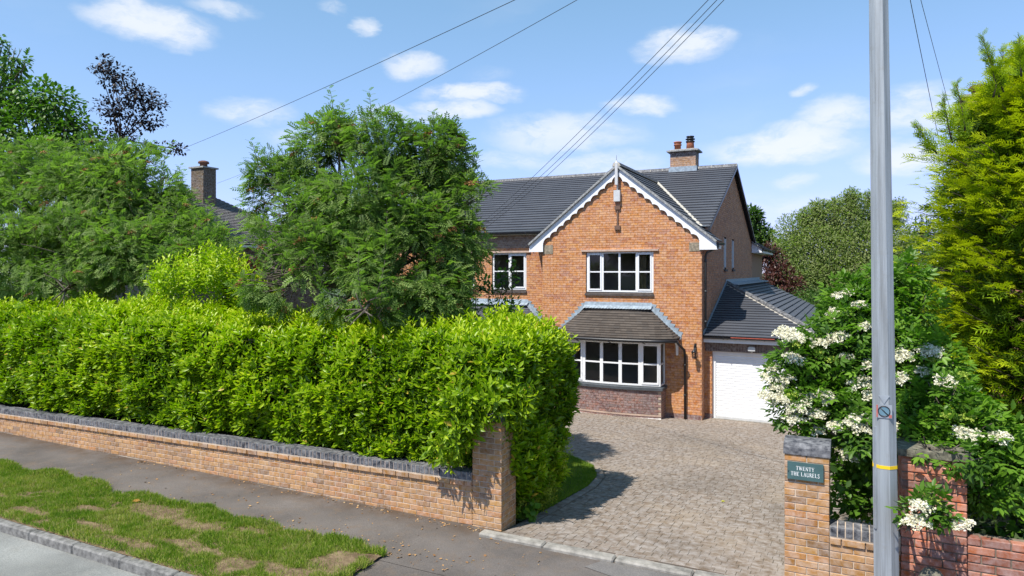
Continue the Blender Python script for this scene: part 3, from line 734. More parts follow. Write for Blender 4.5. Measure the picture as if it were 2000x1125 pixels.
# name plaque
pq = thing('name_plaque', 'dark green slate plaque with white lettering on the gate pillar', 'sign', (-.42, 7.92, 1.25))
px0, px1, pz1, pz0 = -.60, -.245, 1.37, 1.185
mb = MB(); mb.box(px0, px1, 7.922, 7.944, pz0, pz1); mb.build('board', 'plaque', pq)
STROKES = {  # strokes on a 1 x 1 letter box: (polyline, weight)
 'T': ([[(0, .97), (.8, .97)], .06], [[(.4, 1), (.4, 0)], .14], [[(.25, .02), (.55, .02)], .05], [[(.02, 1), (.02, .78)], .05], [[(.78, 1), (.78, .78)], .05]),
 'W': ([[(.08, 1), (.33, 0)], .13], [[(.33, 0), (.55, 1)], .06], [[(.5, 1), (.75, 0)], .13], [[(.75, 0), (1.0, 1)], .06], [[(-.02, .98), (.22, .98)], .05], [[(.42, .98), (.62, .98)], .05], [[(.9, .98), (1.1, .98)], .05]),
 'E': ([[(.14, 1), (.14, 0)], .14], [[(0, .97), (.65, .97)], .06], [[(.14, .52), (.5, .52)], .06], [[(0, .03), (.68, .03)], .06], [[(.64, 1), (.64, .8)], .05], [[(.67, 0), (.67, .22)], .05], [[(.5, .62), (.5, .42)], .05]),
 'N': ([[(.12, 1), (.12, 0)], .06], [[(.08, 1), (.75, 0)], .13], [[(.75, 1), (.75, 0)], .06], [[(0, .98), (.16, .98)], .05], [[(0, .02), (.24, .02)], .05], [[(.63, .98), (.87, .98)], .05]),
 'Y': ([[(.06, 1), (.4, .45)], .13], [[(.75, 1), (.4, .45)], .06], [[(.4, .5), (.4, 0)], .14], [[(-.04, .98), (.2, .98)], .05], [[(.62, .98), (.86, .98)], .05], [[(.25, .02), (.55, .02)], .05]),
 'H': ([[(.14, 1), (.14, 0)], .14], [[(.7, 1), (.7, 0)], .14], [[(.14, .52), (.7, .52)], .06], [[(0, .98), (.28, .98)], .05], [[(0, .02), (.28, .02)], .05], [[(.56, .98), (.84, .98)], .05], [[(.56, .02), (.84, .02)], .05]),
 'L': ([[(.14, 1), (.14, 0)], .14], [[(0, .03), (.66, .03)], .06], [[(0, .98), (.28, .98)], .05], [[(.65, 0), (.65, .24)], .05]),
 'A': ([[(.42, 1), (.1, 0)], .06], [[(.4, 1), (.74, 0)], .14], [[(.2, .36), (.62, .36)], .06], [[(0, .02), (.22, .02)], .05], [[(.6, .02), (.88, .02)], .05]),
 'U': ([[(.14, 1), (.14, .3), (.25, .06), (.45, 0), (.62, .08), (.72, .3)], .11], [[(.72, .3), (.72, 1)], .06], [[(0, .98), (.28, .98)], .05], [[(.6, .98), (.84, .98)], .05]),
 'R': ([[(.14, 1), (.14, 0)], .14], [[(.14, .97), (.42, .97), (.56, .85), (.56, .68), (.42, .53), (.14, .5)], .08], [[(.35, .5), (.75, 0)], .13], [[(0, .98), (.2, .98)], .05], [[(0, .02), (.28, .02)], .05]),
 'S': ([[(.54, .82), (.46, .95), (.3, .99), (.14, .9), (.13, .72), (.3, .58), (.48, .45), (.58, .3), (.52, .1), (.34, .01), (.16, .05), (.07, .2)], .10], [[(.55, .98), (.55, .78)], .05], [[(.06, .02), (.06, .24)], .05])}
ADV = {'T': .92, 'W': 1.18, 'E': .84, 'N': .98, 'Y': .9, 'H': .96, 'L': .78, 'A': .92, 'U': .92, 'R': .84, 'S': .74, ' ': .45}
def lettering(text, xc, zb, h):
    hx = h * .74; w = sum(ADV[c] for c in text) * hx; x = xc - w / 2 + .05 * hx
    for c in text:
        if c != ' ':
            mb = MB(); yy = 7.9215
            for pl, wt_ in STROKES[c]:
                for (a, b2), (c2, d) in zip(pl, pl[1:]):
                    mb.bar((x + a * hx * .92, yy, zb + b2 * h), (x + c2 * hx * .92, yy, zb + d * h), wt_ * hx * 1.1, .003, up=(0, 1, 0))
            mb.build('letter', 'letter', pq)
        x += ADV[c] * hx
lettering('TWENTY', -.4225, 1.287, .043); lettering('THE LAURELS', -.4225, 1.226, .043)
for xx in (px0 + .012,): mb = MB(); mb.lathe((xx, 7.92, 1.27), [(.005, -.005), (.005, .005)], 8); mb.build('screw', 'black', pq)

# ================================================================== HOUSE
GX0, GX1, GXC = -9.05, -3.91, -6.49
FY, MY = 20.6, 21.2          # gable front, set-back main front
GZ = -1.0
RZ, RY_, MS = 7.34, 26.5, 0.467      # main ridge height, its Y, pitch
APZ, GS = 6.73, 0.80                  # gable ridge height and pitch
EAVE_Y = 20.93
HX0 = -17.0
house = thing('brick_house', 'orange brick detached house with grey tiled roof, white gable boards and attached garage', 'house', (-8, 26, GZ))

def brick_panel(name, mat, mort, intervals, z0, z1, frame, parent=house, gauge=.075, soldier=False):
    """bricks laid in stretcher bond; frame(a, z, d) maps along-wall a, height z and outward depth d to world"""
    mb, mm = MB(), MB(); z = z0; k = 0
    bl, jt = BL, .010
    while z < z1 - .02:
        h = min(.065, z1 - z)
        for (a0, a1) in intervals(z + .0375):
            if a1 - a0 < .02: continue
            mm.quad(frame(a0, z, -.008), frame(a1, z, -.008), frame(a1, min(z + gauge, z1), -.008), frame(a0, min(z + gauge, z1), -.008))
            off = (k % 2) * .1125
            a = math.floor((a0 - off) / .225) * .225 + off
            while a < a1:
                s, e = max(a, a0), min(a + bl, a1)
                if e - s > .03:
                    dd = random.uniform(-.0015, .0015)
                    p = [frame(s, z, -.008), frame(e, z, -.008), frame(e, z + h, -.008), frame(s, z + h, -.008), frame(s, z, dd), frame(e, z, dd), frame(e, z + h, dd), frame(s, z + h, dd)]
                    i = len(mb.v); mb.v += [tuple(q) for q in p]
                    for f in ((4, 5, 6, 7), (0, 1, 5, 4), (1, 2, 6, 5), (2, 3, 7, 6), (3, 0, 4, 7)): mb.f.append(tuple(i + q for q in f)); mb.sm.append(False)
                a += .225
        z += gauge; k += 1
    w = mm.build(name, mort, parent); subroot(w)
    o = mb.build('bricks', mat, w, 'stuff'); o.location = (0, 0, 0); return w
def cut(iv, holes, z):
    out = iv
    for (a, b2, z0, z1) in holes:
        if z0 <= z <= z1:
            nxt = []
            for (s, e) in out:
                if b2 <= s or a >= e: nxt.append((s, e))
                else:
                    if a > s: nxt.append((s, a))
                    if b2 < e: nxt.append((b2, e))
            out = nxt
    return out
W1 = (-7.52, -5.34, 2.72, 4.14)       # first-floor gable window
W1 = (-7.55, -5.36, 2.70, 4.05)
WL = (-11.27, -9.93, 2.72, 4.07)      # left window
WL2 = (-14.0, -11.98, 2.72, 4.07)
BAY = (-7.95, -5.0, GZ - .1, 1.42)
def gable_iv(z):
    hw = min(2.57, (APZ - .12 - z) / GS)
    return cut([(GXC - hw, GXC + hw)], [W1, BAY], z)
brick_panel('gable_wall', 'house', 'mortar_house', gable_iv, GZ + .075 * 2, APZ - .2, lambda a, z, d: (a, FY - d, z))
mb = MB(); mb.box(GX0, -8.0, FY + .008, FY + .1, GZ - .1, GZ + .148); mb.build('plinth', 'plum', house)
brick_panel('plinth_wall', 'plum', 'mortar_grey', lambda z: [(-5.0, GX1)], GZ - .075, GZ + .15, lambda a, z, d: (a, FY - d - .002, z))
BAYL = (-12.4, -9.55, GZ - .1, 1.42)
brick_panel('front_wall', 'house', 'mortar_house', lambda z: cut([(HX0, GX0)], [WL, WL2, BAYL], z), GZ + .0, 4.22, lambda a, z, d: (a, MY - d, z))
brick_panel('eaves_wall', 'brown', 'mortar', lambda z: [(HX0, GX0)], 4.22, 4.74, lambda a, z, d: (a, MY - .012 - d, z))  # upper courses painted darker, as the eaves shade them
SW = ((24.55, 25.05, 3.5, 4.62), (26.35, 26.85, 3.5, 4.62))
SWA = at(1434, 510, 24).y
def side_iv(z):
    top0 = RY_ - (RZ - .1 - z) / MS; top1 = RY_ + (RZ - .1 - z) / MS
    return cut([(max(FY, top0), min(32.2, top1))], SW, z)
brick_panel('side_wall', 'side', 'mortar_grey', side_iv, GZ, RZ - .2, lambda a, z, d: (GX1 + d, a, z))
# inner backing so that no light leaks through the shell
mb = MB(); mb.box(HX0, GX1 - .05, 32.0, 32.2, GZ, 4.6); mb.box(HX0, HX0 + .2, MY + .05, 32.0, GZ, 4.6); mb.build('rear_wall', 'side', house)
mb = MB(); mb.poly([(HX0 + .1, MY, 4.6), (HX0 + .1, RY_, RZ - .1), (HX0 + .1, 32, 4.6)]); mb.build('far_gable', 'side', house); mb = MB(); mb.box(GX0 + .02, GX0 + .1, FY + .02, MY, GZ, 4.6)
mb.build('side_wall_far', 'side', house)
# corner stones under the boards
for xx in (GX0 + .003, GX1 - .37):
    mb = MB(); mb.box(xx, xx + .36, FY - .012, FY + .05, 3.99 if xx < -7 else 4.02, 4.28); mb.build('corner_stone', 'stone', house)

def plane_tiles(name, mat, O, U, W, rows, gauge, width, iv, parent, th=0.014, lift=.012, jit=.002, soft=0):
    O, U, W = Vector(O), Vector(U).normalized(), Vector(W).normalized(); N = U.cross(W).normalized()
    if N.z < 0: N = -N
    mb = MB()
    for r in range(rows):
        s = r * gauge
        for (a0, a1) in iv(s + gauge * .5):
            off = (r % 2) * width * .5; a = math.floor((a0 - off) / width) * width + off
            while a < a1:
                p, q = max(a, a0), min(a + width, a1)
                if q - p > .01:
                    j = random.uniform(-jit, jit); l0 = lift + th + j; l1 = lift * .3 + j * .3
                    A = O + U * p + W * s; B = O + U * q + W * s; C = O + U * q + W * (s + gauge * 1.04); D_ = O + U * p + W * (s + gauge * 1.04)
                    mb.quad(A + N * l0, B + N * l0, C + N * l1, D_ + N * l1); mb.quad(A + N * (l0 - th - .004), B + N * (l0 - th - .004), B + N * l0, A + N * l0)
                a += width
    o = mb.build(name, mat, parent, 'stuff'); return o
# --- main roof
VX = -3.74
ez = RZ - MS * (RY_ - EAVE_Y)
deck = MB()
deck.quad((HX0 - .2, EAVE_Y, ez), (GXC, EAVE_Y, ez), (GXC, RY_, RZ), (HX0 - .2, RY_, RZ))
deck.quad((GXC, EAVE_Y, ez), (VX, EAVE_Y, ez), (VX, RY_, RZ), (GXC, RY_, RZ))
deck.quad((HX0 - .2, RY_, RZ), (VX, RY_, RZ), (VX, 32.5, RZ - MS * 6.0), (HX0 - .2, 32.5, RZ - MS * 6.0))
roof = deck.build('main_roof', 'deck', house); subroot(roof)
sl_len = math.hypot(RY_ - EAVE_Y, RZ - ez); cw = (RY_ - EAVE_Y) / sl_len
def main_iv(s):
    yy = EAVE_Y + s * cw; z = RZ - MS * (RY_ - yy); hw = (APZ + .02 - z) / GS
    return [(HX0 - .2, VX)] if hw <= 0 else cut([(HX0 - .2, VX)], [(GXC - hw, GXC + hw, -1, 99)], 0)
o = plane_tiles('tiles', 'tile', (0, EAVE_Y, ez), (1, 0, 0), (0, RY_ - EAVE_Y, RZ - ez), int(sl_len / .25) + 1, .25, .33, main_iv, roof, th=.020, lift=.016, jit=.0006); o.location = (0, 0, 0)
def ridge(parent, a, b2, step, r, bed=.93):
    a, b2 = Vector(a), Vector(b2); L = (b2 - a).length; d = (b2 - a) / L; k = int(L / step)
    side = d.cross(Vector((0, 0, 1))).normalized(); up = side.cross(d)
    mb = MB(); pr = [(-1.0, -.62), (-.72, .1), (0, .42), (.72, .1), (1.0, -.62)]
    for j in range(len(pr) - 1):
        (x0, z0), (x1, z1) = pr[j], pr[j + 1]
        A = side * x0 * r + up * z0 * r; B = side * x1 * r + up * z1 * r; e = d * (L / k - .022)
        mb.quad(A, B, B + e, A + e)
    mb.poly([side * x * r + up * z * r for x, z in pr])
    me = mb.mesh('ridge_tile'); me.materials.append(M['tile_o'])
    for j in range(k): piece('ridge_tile', me, parent, a + d * (L * j / k + .011))
    mm = MB(); mm.prism([a + side * x * r * bed + up * (z * r * .93 - .006 - (bed - .93) * .12) for x, z in pr], d * L); o = mm.build('ridge_bedding', 'mortar_line', parent); o.location = (0, 0, 0)
ridge(roof, (HX0 - .2, RY_, RZ + .04), (VX, RY_, RZ + .04), .46, .145)
# verge, barge trim on the right gable end
mb = MB()
for (y0, y1) in ((EAVE_Y, RY_), (32.4, RY_)):
    za, zb = RZ - MS * abs(RY_ - y0), RZ
    mb.prism([(VX - .06, y0, za - .09), (VX - .06, y1, zb - .09), (VX - .06, y1, zb + .015), (VX - .06, y0, za + .015)], (.07, 0, 0))
o = mb.build('verge_trim', 'black', roof); o.location = (0, 0, 0)
# soffit, gutter and lead line at the left eaves
mb = MB(); mb.box(HX0 - .2, GX0 + .1, EAVE_Y + .02, MY - .03, ez - .07, ez - .03); mb.build('soffit', 'fascia', house)
def gutter(a, b2, r=.06, name='gutter', mat='black', parent=house):
    a, b2 = Vector(a), Vector(b2); d = b2 - a; s = d.cross(Vector((0, 0, 1))).normalized(); mb = MB(); n = 8; pts = []
    for k in range(n + 1):
        t = math.pi * k / n; pts.append((s * math.cos(t) - Vector((0, 0, 1)) * math.sin(t)) * r)
    for p, q in zip(pts, pts[1:]): mb.quad(a + p, a + q, b2 + q, b2 + p, True); mb.quad(a + q * .86, a + p * .86, b2 + p * .86, b2 + q * .86, True)
    for e in (a, b2): mb.poly([e + p for p in pts])
    k = int(d.length / .9)
    for j in range(k): p = a + d * ((j + .5) / k); mb.box(p.x - .012 if abs(d.x) > abs(d.y) else p.x - r * 1.05, p.x + .012 if abs(d.x) > abs(d.y) else p.x + r * 1.05, p.y - r * 1.05 if abs(d.x) > abs(d.y) else p.y - .012, p.y + r * 1.05 if abs(d.x) > abs(d.y) else p.y + .012, p.z - r * 1.08, p.z + .01)
    return mb.build(name, mat, parent)
gutter((HX0 - .2, EAVE_Y - .05, ez - .005), (-9.30, EAVE_Y - .05, ez - .005))
mb = MB(); mb.obox((HX0 - .2, EAVE_Y + .0, ez + .036), (abs(HX0) - 9.0, 0, 0), (0, .12, .12 * MS), (0, -.004, .008)); mb.build('eaves_strip', 'grey_iron', house)
# --- projecting gable roof
GY0 = 20.46; hwE = (APZ - 4.31) / GS
gd = MB()
for sg in (-1, 1):
    gd.quad((GXC, GY0, APZ), (GXC + sg * hwE, GY0, 4.31), (GXC + sg * hwE, 21.4, 4.31), (GXC, 25.1, APZ))
groof = gd.build('gable_roof', 'deck', house); subroot(groof)
gl_ = math.hypot(hwE, APZ - 4.31)
for sg in (-1, 1):
    def giv(s, sg=sg):
        z = 4.31 + s * (APZ - 4.31) / gl_; yv = RY_ - (RZ - z) / MS
        return [(GY0, max(yv, 21.35))]
    o = plane_tiles('tiles', 'tile', (GXC + sg * hwE, 0, 4.31), (0, 1, 0), (-sg * hwE, 0, APZ - 4.31), int(gl_ / .25), .25, .33, giv, groof, th=.020, lift=.016, jit=.0006); o.location = (0, 0, 0)
ridge(groof, (GXC, GY0 - .02, APZ + .05), (GXC, 25.15, APZ + .05), .44, .14)
# valley bedding mortar line
mb = MB(); a = Vector((GXC + .05, 25.2, APZ + .03)); b2 = Vector((GXC + (APZ - 4.72) / GS, RY_ - (RZ - 4.72) / MS + .05, 4.76))
mb.bar(a, b2, .10, .035); o = mb.build('valley_mortar', 'mortar_line', groof); o.location = (0, 0, 0)
mb = MB(); mb.quad(b2 + Vector((-.1, -.05, .03)), b2 + Vector((.14, -.1, .01)), b2 + Vector((.18, .25, .05)), b2 + Vector((0, .28, .1))); o = mb.build('valley_lead', 'lead', groof); o.location = (0, 0, 0)
# verge undercloak, scalloped bargeboards
for sg in (-1, 1):
    dirv = Vector((-sg * hwE, 0, APZ - 4.31)).normalized(); down = Vector((-dirv.z * 0, 0, 0)); nv = Vector((sg * dirv.z, 0, abs(dirv.x)))
    foot = Vector((GXC + sg * hwE, GY0 + .06, 4.31)); L = gl_
    mb = MB(); mb.obox(foot + Vector((0, -.085, 0)) - nv * .045, dirv * (L + .0), (0, .10, 0), nv * .06); mb.build('verge_undercloak', 'verge', house)
    # board: top edge just below the tiles, bottom edge scalloped
    H = .235; n_s = 11; pts = []
    s0 = .42; step = (L - .16 - s0) / n_s
    top0 = foot - nv * .05
    bot = []
    for k in range(n_s):
        for q in range(9):
            t = q / 8.0
            bot.append((s0 + step * (k + t), H - .055 + .055 * abs(2 * t - 1) ** 1.6 if 0 < q < 8 else H + (.012 if q in (0, 8) else 0)))
    # scallop arches are cut upward into the board
    prof = [(s, -h) for s, h in bot]
    upper = []
    P = lambda s, h: top0 + dirv * s + nv * h
    mb = MB(); yv = Vector((0, .03, 0))
    for (s1, h1), (s2, h2) in zip(prof, prof[1:]):
        mb.quad(P(s1, h1), P(s2, h2), P(s2, 0), P(s1, 0)); mb.quad(P(s1, h1), P(s1, h1) + yv, P(s2, h2) + yv, P(s2, h2))
    sL, hL = prof[-1]; apex_s = L
    mb.poly([P(sL, hL), Vector((GXC, P(sL, hL).y, APZ - .05 - .235 / abs(dirv.x) + .0)), Vector((GXC, P(sL, hL).y, APZ - .06)), P(sL, 0)])
    bz = 4.31 - .02
    fx = foot.x + sg * .0
    inner = P(s0, -H)
    mb.poly([P(0, 0), P(s0, 0), inner, Vector((inner.x, inner.y, 4.06)), Vector((fx, inner.y, 4.06))]);
    mb.quad(Vector((fx, inner.y, 4.06)), Vector((inner.x, inner.y, 4.06)), Vector((inner.x, FY, 4.06)), Vector((fx, FY, 4.06)))
    mb.quad(Vector((fx, inner.y, 4.06)), P(0, 0), P(0, 0) + Vector((0, .2, 0)), Vector((fx, FY + .1, 4.06)))
    mb.build('bargeboard', 'white', house)
# soffit under the gable verge
mb = MB()
for sg in (-1, 1):
    mb.quad((GXC, GY0 + .08, APZ - .12), (GXC + sg * hwE, GY0 + .08, 4.23), (GXC + sg * hwE, FY, 4.23), (GXC, FY, APZ - .12))
mb.build('gable_soffit', 'white', house)
# right-hand eaves gutter of the gable wing, soffit box
gutter((GXC + hwE + .03, GY0 + .12, 4.27), (GXC + hwE + .03, 21.45, 4.27))
mb = MB(); mb.box(GX1 + .004, GXC + hwE - .02, GY0 + .18, 21.4, 4.1, 4.22); mb.build('eaves_box', 'fascia', house)
# finial post
mb = MB(); mb.box(GXC - .045, GXC + .045, GY0 - .03, GY0 + .04, APZ - .62, APZ + .06); mb.prism([(GXC - .04, GY0 - .03, APZ + .06), (GXC + .04, GY0 - .03, APZ + .06), (GXC, GY0 - .0, APZ + .16)], (0, .05, 0)); mb.build('finial_post', 'boxgrey', house)
mb = MB(); mb.tube([(GXC, GY0, APZ + .12), (GXC, GY0, APZ + .30)], .006, 5); mb.build('finial_spike', 'grey_iron', house)
# downpipes
mb = MB(); xq = GX1 + .07
mb.tube([(GXC + hwE + .03, 20.62, 4.22), (GXC + hwE + .0, 20.64, 4.12), (xq + .05, 20.74, 3.98), (xq, 20.78, 3.86), (xq, 20.78, 1.72)], .036, 8)
for z in (3.7, 2.8, 1.9): mb.tube([(xq, 20.78, z), (xq, 20.78, z + .05)], .046, 8)
mb.build('downpipe', 'grey_iron', house)
mb = MB(); xq = GX0 - .06
mb.tube([(GX0 - .02, EAVE_Y - .05, ez - .03), (GX0 - .15, 21.0, ez - .28), (xq - .08, 21.1, ez - .42), (xq, 21.12, ez - .62), (xq, 21.12, GZ)], .034, 8); mb.build('downpipe', 'black', house)

# --- windows
def window(name, x0, x1, z0, z1, y, lights, parent, transom=.5, fd=.06, opening=()):
    """lights: list of fractional widths; each split by one transom bar"""
    f = MB(); b_ = .055
    f.box(x0, x1, y, y + fd, z1 - b_, z1); f.box(x0, x1, y, y + fd, z0, z0 + b_); f.box(x0, x0 + b_, y, y + fd, z0 + b_, z1 - b_); f.box(x1 - b_, x1, y, y + fd, z0 + b_, z1 - b_)
    tot = sum(lights); x = x0; panes = []
    for k, w in enumerate(lights):
        xa, xb = x, x + (x1 - x0) * w / tot
        if k: f.box(xa - .032, xa + .032, y - .001, y + fd, z0 + b_, z1 - b_)
        ia, ib = (xa + b_ if k == 0 else xa + .032), (xb - b_ if k == len(lights) - 1 else xb - .032); za, zb = z0 + b_, z1 - b_
        if k in opening:       # opening sash stands proud
            s = .045; q = y - .018
            f.box(ia, ib, q, y + .03, zb - s, zb); f.box(ia, ib, q, y + .03, za, za + s); f.box(ia, ia + s, q, y + .03, za + s, zb - s); f.box(ib - s, ib, q, y + .03, za + s, zb - s)
            ia += s; ib -= s; za += s; zb -= s
        zt = za + (zb - za) * transom; f.box(ia, ib, y + .004, y + .05, zt - .02, zt + .02)
        panes += [(ia, ib, za, zt - .02), (ia, ib, zt + .02, zb)]
        x = xb
    o = f.build(name, 'white', parent); subroot(o)
    for (a, b2, c, d) in panes:
        m_ = MB(); m_.quad((a, y + .028, c), (b2, y + .028, c), (b2, y + .028, d), (a, y + .028, d)); p = m_.build('pane', 'glass', o); p.location = (0, 0, 0)
    return o
def room(x0, x1, y0, y1, z0, z1):
    mb = MB(); c = [(x0, y0), (x1, y0), (x1, y1), (x0, y1)]
    mb.quad((x0, y0, z0), (x1, y0, z0), (x1, y1, z0), (x0, y1, z0)); mb.quad((x0, y0, z1), (x0, y1, z1), (x1, y1, z1), (x1, y0, z1))
    mb.quad((x0, y1, z0), (x1, y1, z0), (x1, y1, z1), (x0, y1, z1)); mb.quad((x0, y0, z0), (x0, y1, z0), (x0, y1, z1), (x0, y0, z1)); mb.quad((x1, y0, z0), (x1, y0, z1), (x1, y1, z1), (x1, y1, z0))
    return mb.build('room', 'room', house)
def reveal(x0, x1, z0, z1, y):
    mb = MB(); d = .14
    mb.quad((x0, y + .008, z0), (x0, y + d, z0), (x0, y + d, z1), (x0, y + .008, z1)); mb.quad((x1, y + .008, z0), (x1, y + .008, z1), (x1, y + d, z1), (x1, y + d, z0)); mb.quad((x0, y + .008, z1), (x0, y + d, z1), (x1, y + d, z1), (x1, y + .008, z1))
    mb.build('reveal', 'side', house)
def opening(W, y, lights, opn):
    x0, x1, z0, z1 = W
    reveal(x0, x1, z0, z1, y)
    o = window('window', x0 + .015, x1 - .015, z0 + .07, z1 - .01, y + .055, lights, house, opening=opn)
    mb = MB(); mb.box(x0 - .14, x1 + .16, y - .055, y + .1, z1 - .004, z1 + .055); s = mb.build('lintel', 'lintel_stone', o); s.location = (0, 0, 0)
    mb = MB(); mb.prism([(x0 - .02, y - .05, z0 - .045), (x0 - .02, y + .14, z0 - .045), (x0 - .02, y + .14, z0 + .06), (x0 - .02, y - .05, z0 + .02)], (x1 - x0 + .04, 0, 0)); s = mb.build('sill', 'sill', o); s.location = (0, 0, 0)
    return o
w1 = opening(W1, FY, [.96, 1, 1, .96], (0, 3)); room(GX0 + .15, GX1 - .3, FY + .2, FY + 2.6, 1.75, 4.2)
mb = MB(); n = 14
for k in range(n): mb.quad((-5.98 + .022 * k, FY + .32 + .03 * (k % 2), 2.0), (-5.98 + .022 * (k + 1), FY + .32 + .03 * ((k + 1) % 2), 2.0), (-5.98 + .022 * (k + 1), FY + .32 + .03 * ((k + 1) % 2), 4.1), (-5.98 + .022 * k, FY + .32 + .03 * (k % 2), 4.1))
o = mb.build('curtain', 'curtain', w1); o.location = (0, 0, 0)
opening(WL, MY, [1, 1], (1,)); opening(WL2, MY, [1, 1, 1], (0,)); room(HX0 + .3, GX0 - .1, MY + .2, MY + 2.4, 1.75, 4.2)
# narrow side windows
for (y0, y1, z0, z1) in SW:
    mb = MB(); X = GX1 - .06
    mb.box(X - .05, X, y0, y1, z1 - .05, z1); mb.box(X - .05, X, y0, y1, z0, z0 + .06); mb.box(X - .05, X, y0, y0 + .06, z0 + .06, z1 - .05); mb.box(X - .05, X + .055, y1 - .05, y1, z0 + .06, z1 - .05)
    o = mb.build('side_window', 'white', house); subroot(o)
    mb = MB(); mb.quad((X - .03, y0, z0), (X - .03, y1, z0), (X - .03, y1, z1), (X - .03, y0, z1)); p = mb.build('pane', 'glass', o); p.location = (0, 0, 0)
    mb = MB(); mb.box(GX1 - .05, GX1 + .05, y0 - .03, y1 + .03, z0 - .08, z0 - .003); p = mb.build('sill', 'sill', o); p.location = (0, 0, 0)

# --- bow windows with tiled roofs
def bow(xc, yw, hw, htop, roof_tiles, vis=True):
    """bow bay: corners at xc +/- hw, gently curved front, tiled half-hipped roof against wall yw"""
    proj, sag = .56, .18; nseg = 5
    def plan(k, out=0.0):          # points along the front, left corner to right corner
        t = -1 + 2 * k; return Vector((xc + t * (hw + out), yw - proj - sag * (1 - t * t) - out, 0))
    n = 14; sill_z = -.03; win_top = 1.30
    dw = MB(); mm = MB(); z = GZ - .05; c = 0
    pts = [Vector((xc - hw, yw, 0))] + [plan(k / n) for k in range(n + 1)] + [Vector((xc + hw, yw, 0))]
    seglen = [0]
    for a, b2 in zip(pts, pts[1:]): seglen.append(seglen[-1] + (b2 - a).length)
    def along(s):
        for k in range(len(pts) - 1):
            if s <= seglen[k + 1] + 1e-6:
                f = (s - seglen[k]) / (seglen[k + 1] - seglen[k]); p = pts[k].lerp(pts[k + 1], f); d = (pts[k + 1] - pts[k]).normalized(); return p, Vector((d.y, -d.x, 0))
        return pts[-1], Vector((1, 0, 0))
    for a, b2 in zip(pts, pts[1:]): 
        ins = Vector((0, .008, 0)); mm.quad(a + ins + Vector((0, 0, GZ - .1)), b2 + ins + Vector((0, 0, GZ - .1)), b2 + ins + Vector((0, 0, sill_z)), a + ins + Vector((0, 0, sill_z)))
    base = mm.build('bay_wall', 'mortar', house); subroot(base)
    corners = [seglen[1], seglen[-2]]
    while z < sill_z - .09:
        s = (c % 2) * .1125 - .2
        band = 1 if c == 2 else 0
        while s < seglen[-1]:
            s0, s1 = max(s, 0), min(s + BL, seglen[-1])
            for q in corners:
                if s0 < q < s1: s1 = q if q - s0 > s1 - q else s1; s0 = q if s1 != q else s0
            if s1 - s0 > .03:
                e = .0006; (pa, na), (pb, nb) = along(s0 + e), along(s1 - e); zz = Vector((0, 0, 1)); o_ = .004
                p = [pa + zz * z, pb + zz * z, pb + zz * (z + .065), pa + zz * (z + .065)]; q = [p[0] + na * o_, p[1] + nb * o_, p[2] + nb * o_, p[3] + na * o_]
                i = len(dw.v); dw.v += [tuple(v) for v in p + q]
                for f in ((4, 5, 6, 7), (0, 1, 5, 4), (1, 2, 6, 5), (2, 3, 7, 6), (3, 0, 4, 7)): dw.f.append(tuple(i + w for w in f)); dw.sm.append(False)
            s += .225
        z += .075; c += 1
    o = dw.build('bricks', 'plum', base, 'stuff'); o.location = (0, 0, 0)
    # tan band low down and ragged white mortar at the paving
    mb = MB()
    for k in range(n):
        a, b2 = plan(k / n, .006), plan((k + 1) / n, .006)
        mb.quad(a + Vector((0, 0, GZ + .115)), b2 + Vector((0, 0, GZ + .115)), b2 + Vector((0, 0, GZ + .165)), a + Vector((0, 0, GZ + .165)))
    o = mb.build('pale_band', 'lintel_stone', base); o.location = (0, 0, 0)
    mb = MB()
    for k in range(n * 3):
        a, b2 = plan(k / n / 3, .0), plan((k + 1) / n / 3, .0); w = .03 + .05 * random.random()
        mb.quad(a + Vector((0, .0, GZ + .06)), b2 + Vector((0, 0, GZ + .06)), b2 + Vector((0, -w, GZ + .012)), a + Vector((0, -w * .8, GZ + .012)))
    if vis: o = mb.build('mortar_fillet', 'letter', base); o.location = (0, 0, 0)
    # sill
    mb = MB(); m_ = n
    sp = [Vector((xc - hw - .06, yw - .0, 0))] + [plan(k / n, .06) for k in range(n + 1)] + [Vector((xc + hw + .06, yw, 0))]
    ip = [Vector((xc - hw + .1, yw, 0))] + [plan(k / n, -.1) for k in range(n + 1)] + [Vector((xc + hw - .1, yw, 0))]
    zz = Vector((0, 0, 1))
    for k in range(len(sp) - 1):
        a, b2, c_, d_ = sp[k], sp[k + 1], ip[k + 1], ip[k]
        mb.quad(a + zz * (sill_z - .01), b2 + zz * (sill_z - .01), c_ + zz * (sill_z + .045), d_ + zz * (sill_z + .045)); mb.quad(a + zz * (sill_z - .085), b2 + zz * (sill_z - .085), b2 + zz * (sill_z - .01), a + zz * (sill_z - .01)); mb.quad(a + zz * (sill_z - .085), d_ + zz * (sill_z - .085), c_ + zz * (sill_z - .085), b2 + zz * (sill_z - .085))
    mb.build('bay_sill', 'slate_sill', house)
    # glazed facets: five lights on the front and one return at each side
    kn = [0, .2, .4, .6, .8, 1.0]
    cor = [plan(k, -.02) for k in kn]
    runs = [(Vector((xc - hw + .02, yw - .0, 0)), cor[0], 1)] + [(cor[k], cor[k + 1], 0) for k in range(5)] + [(cor[5], Vector((xc + hw - .02, yw, 0)), 1)]
    z0, z1 = sill_z + .035, win_top
    wf = MB(); panes = []
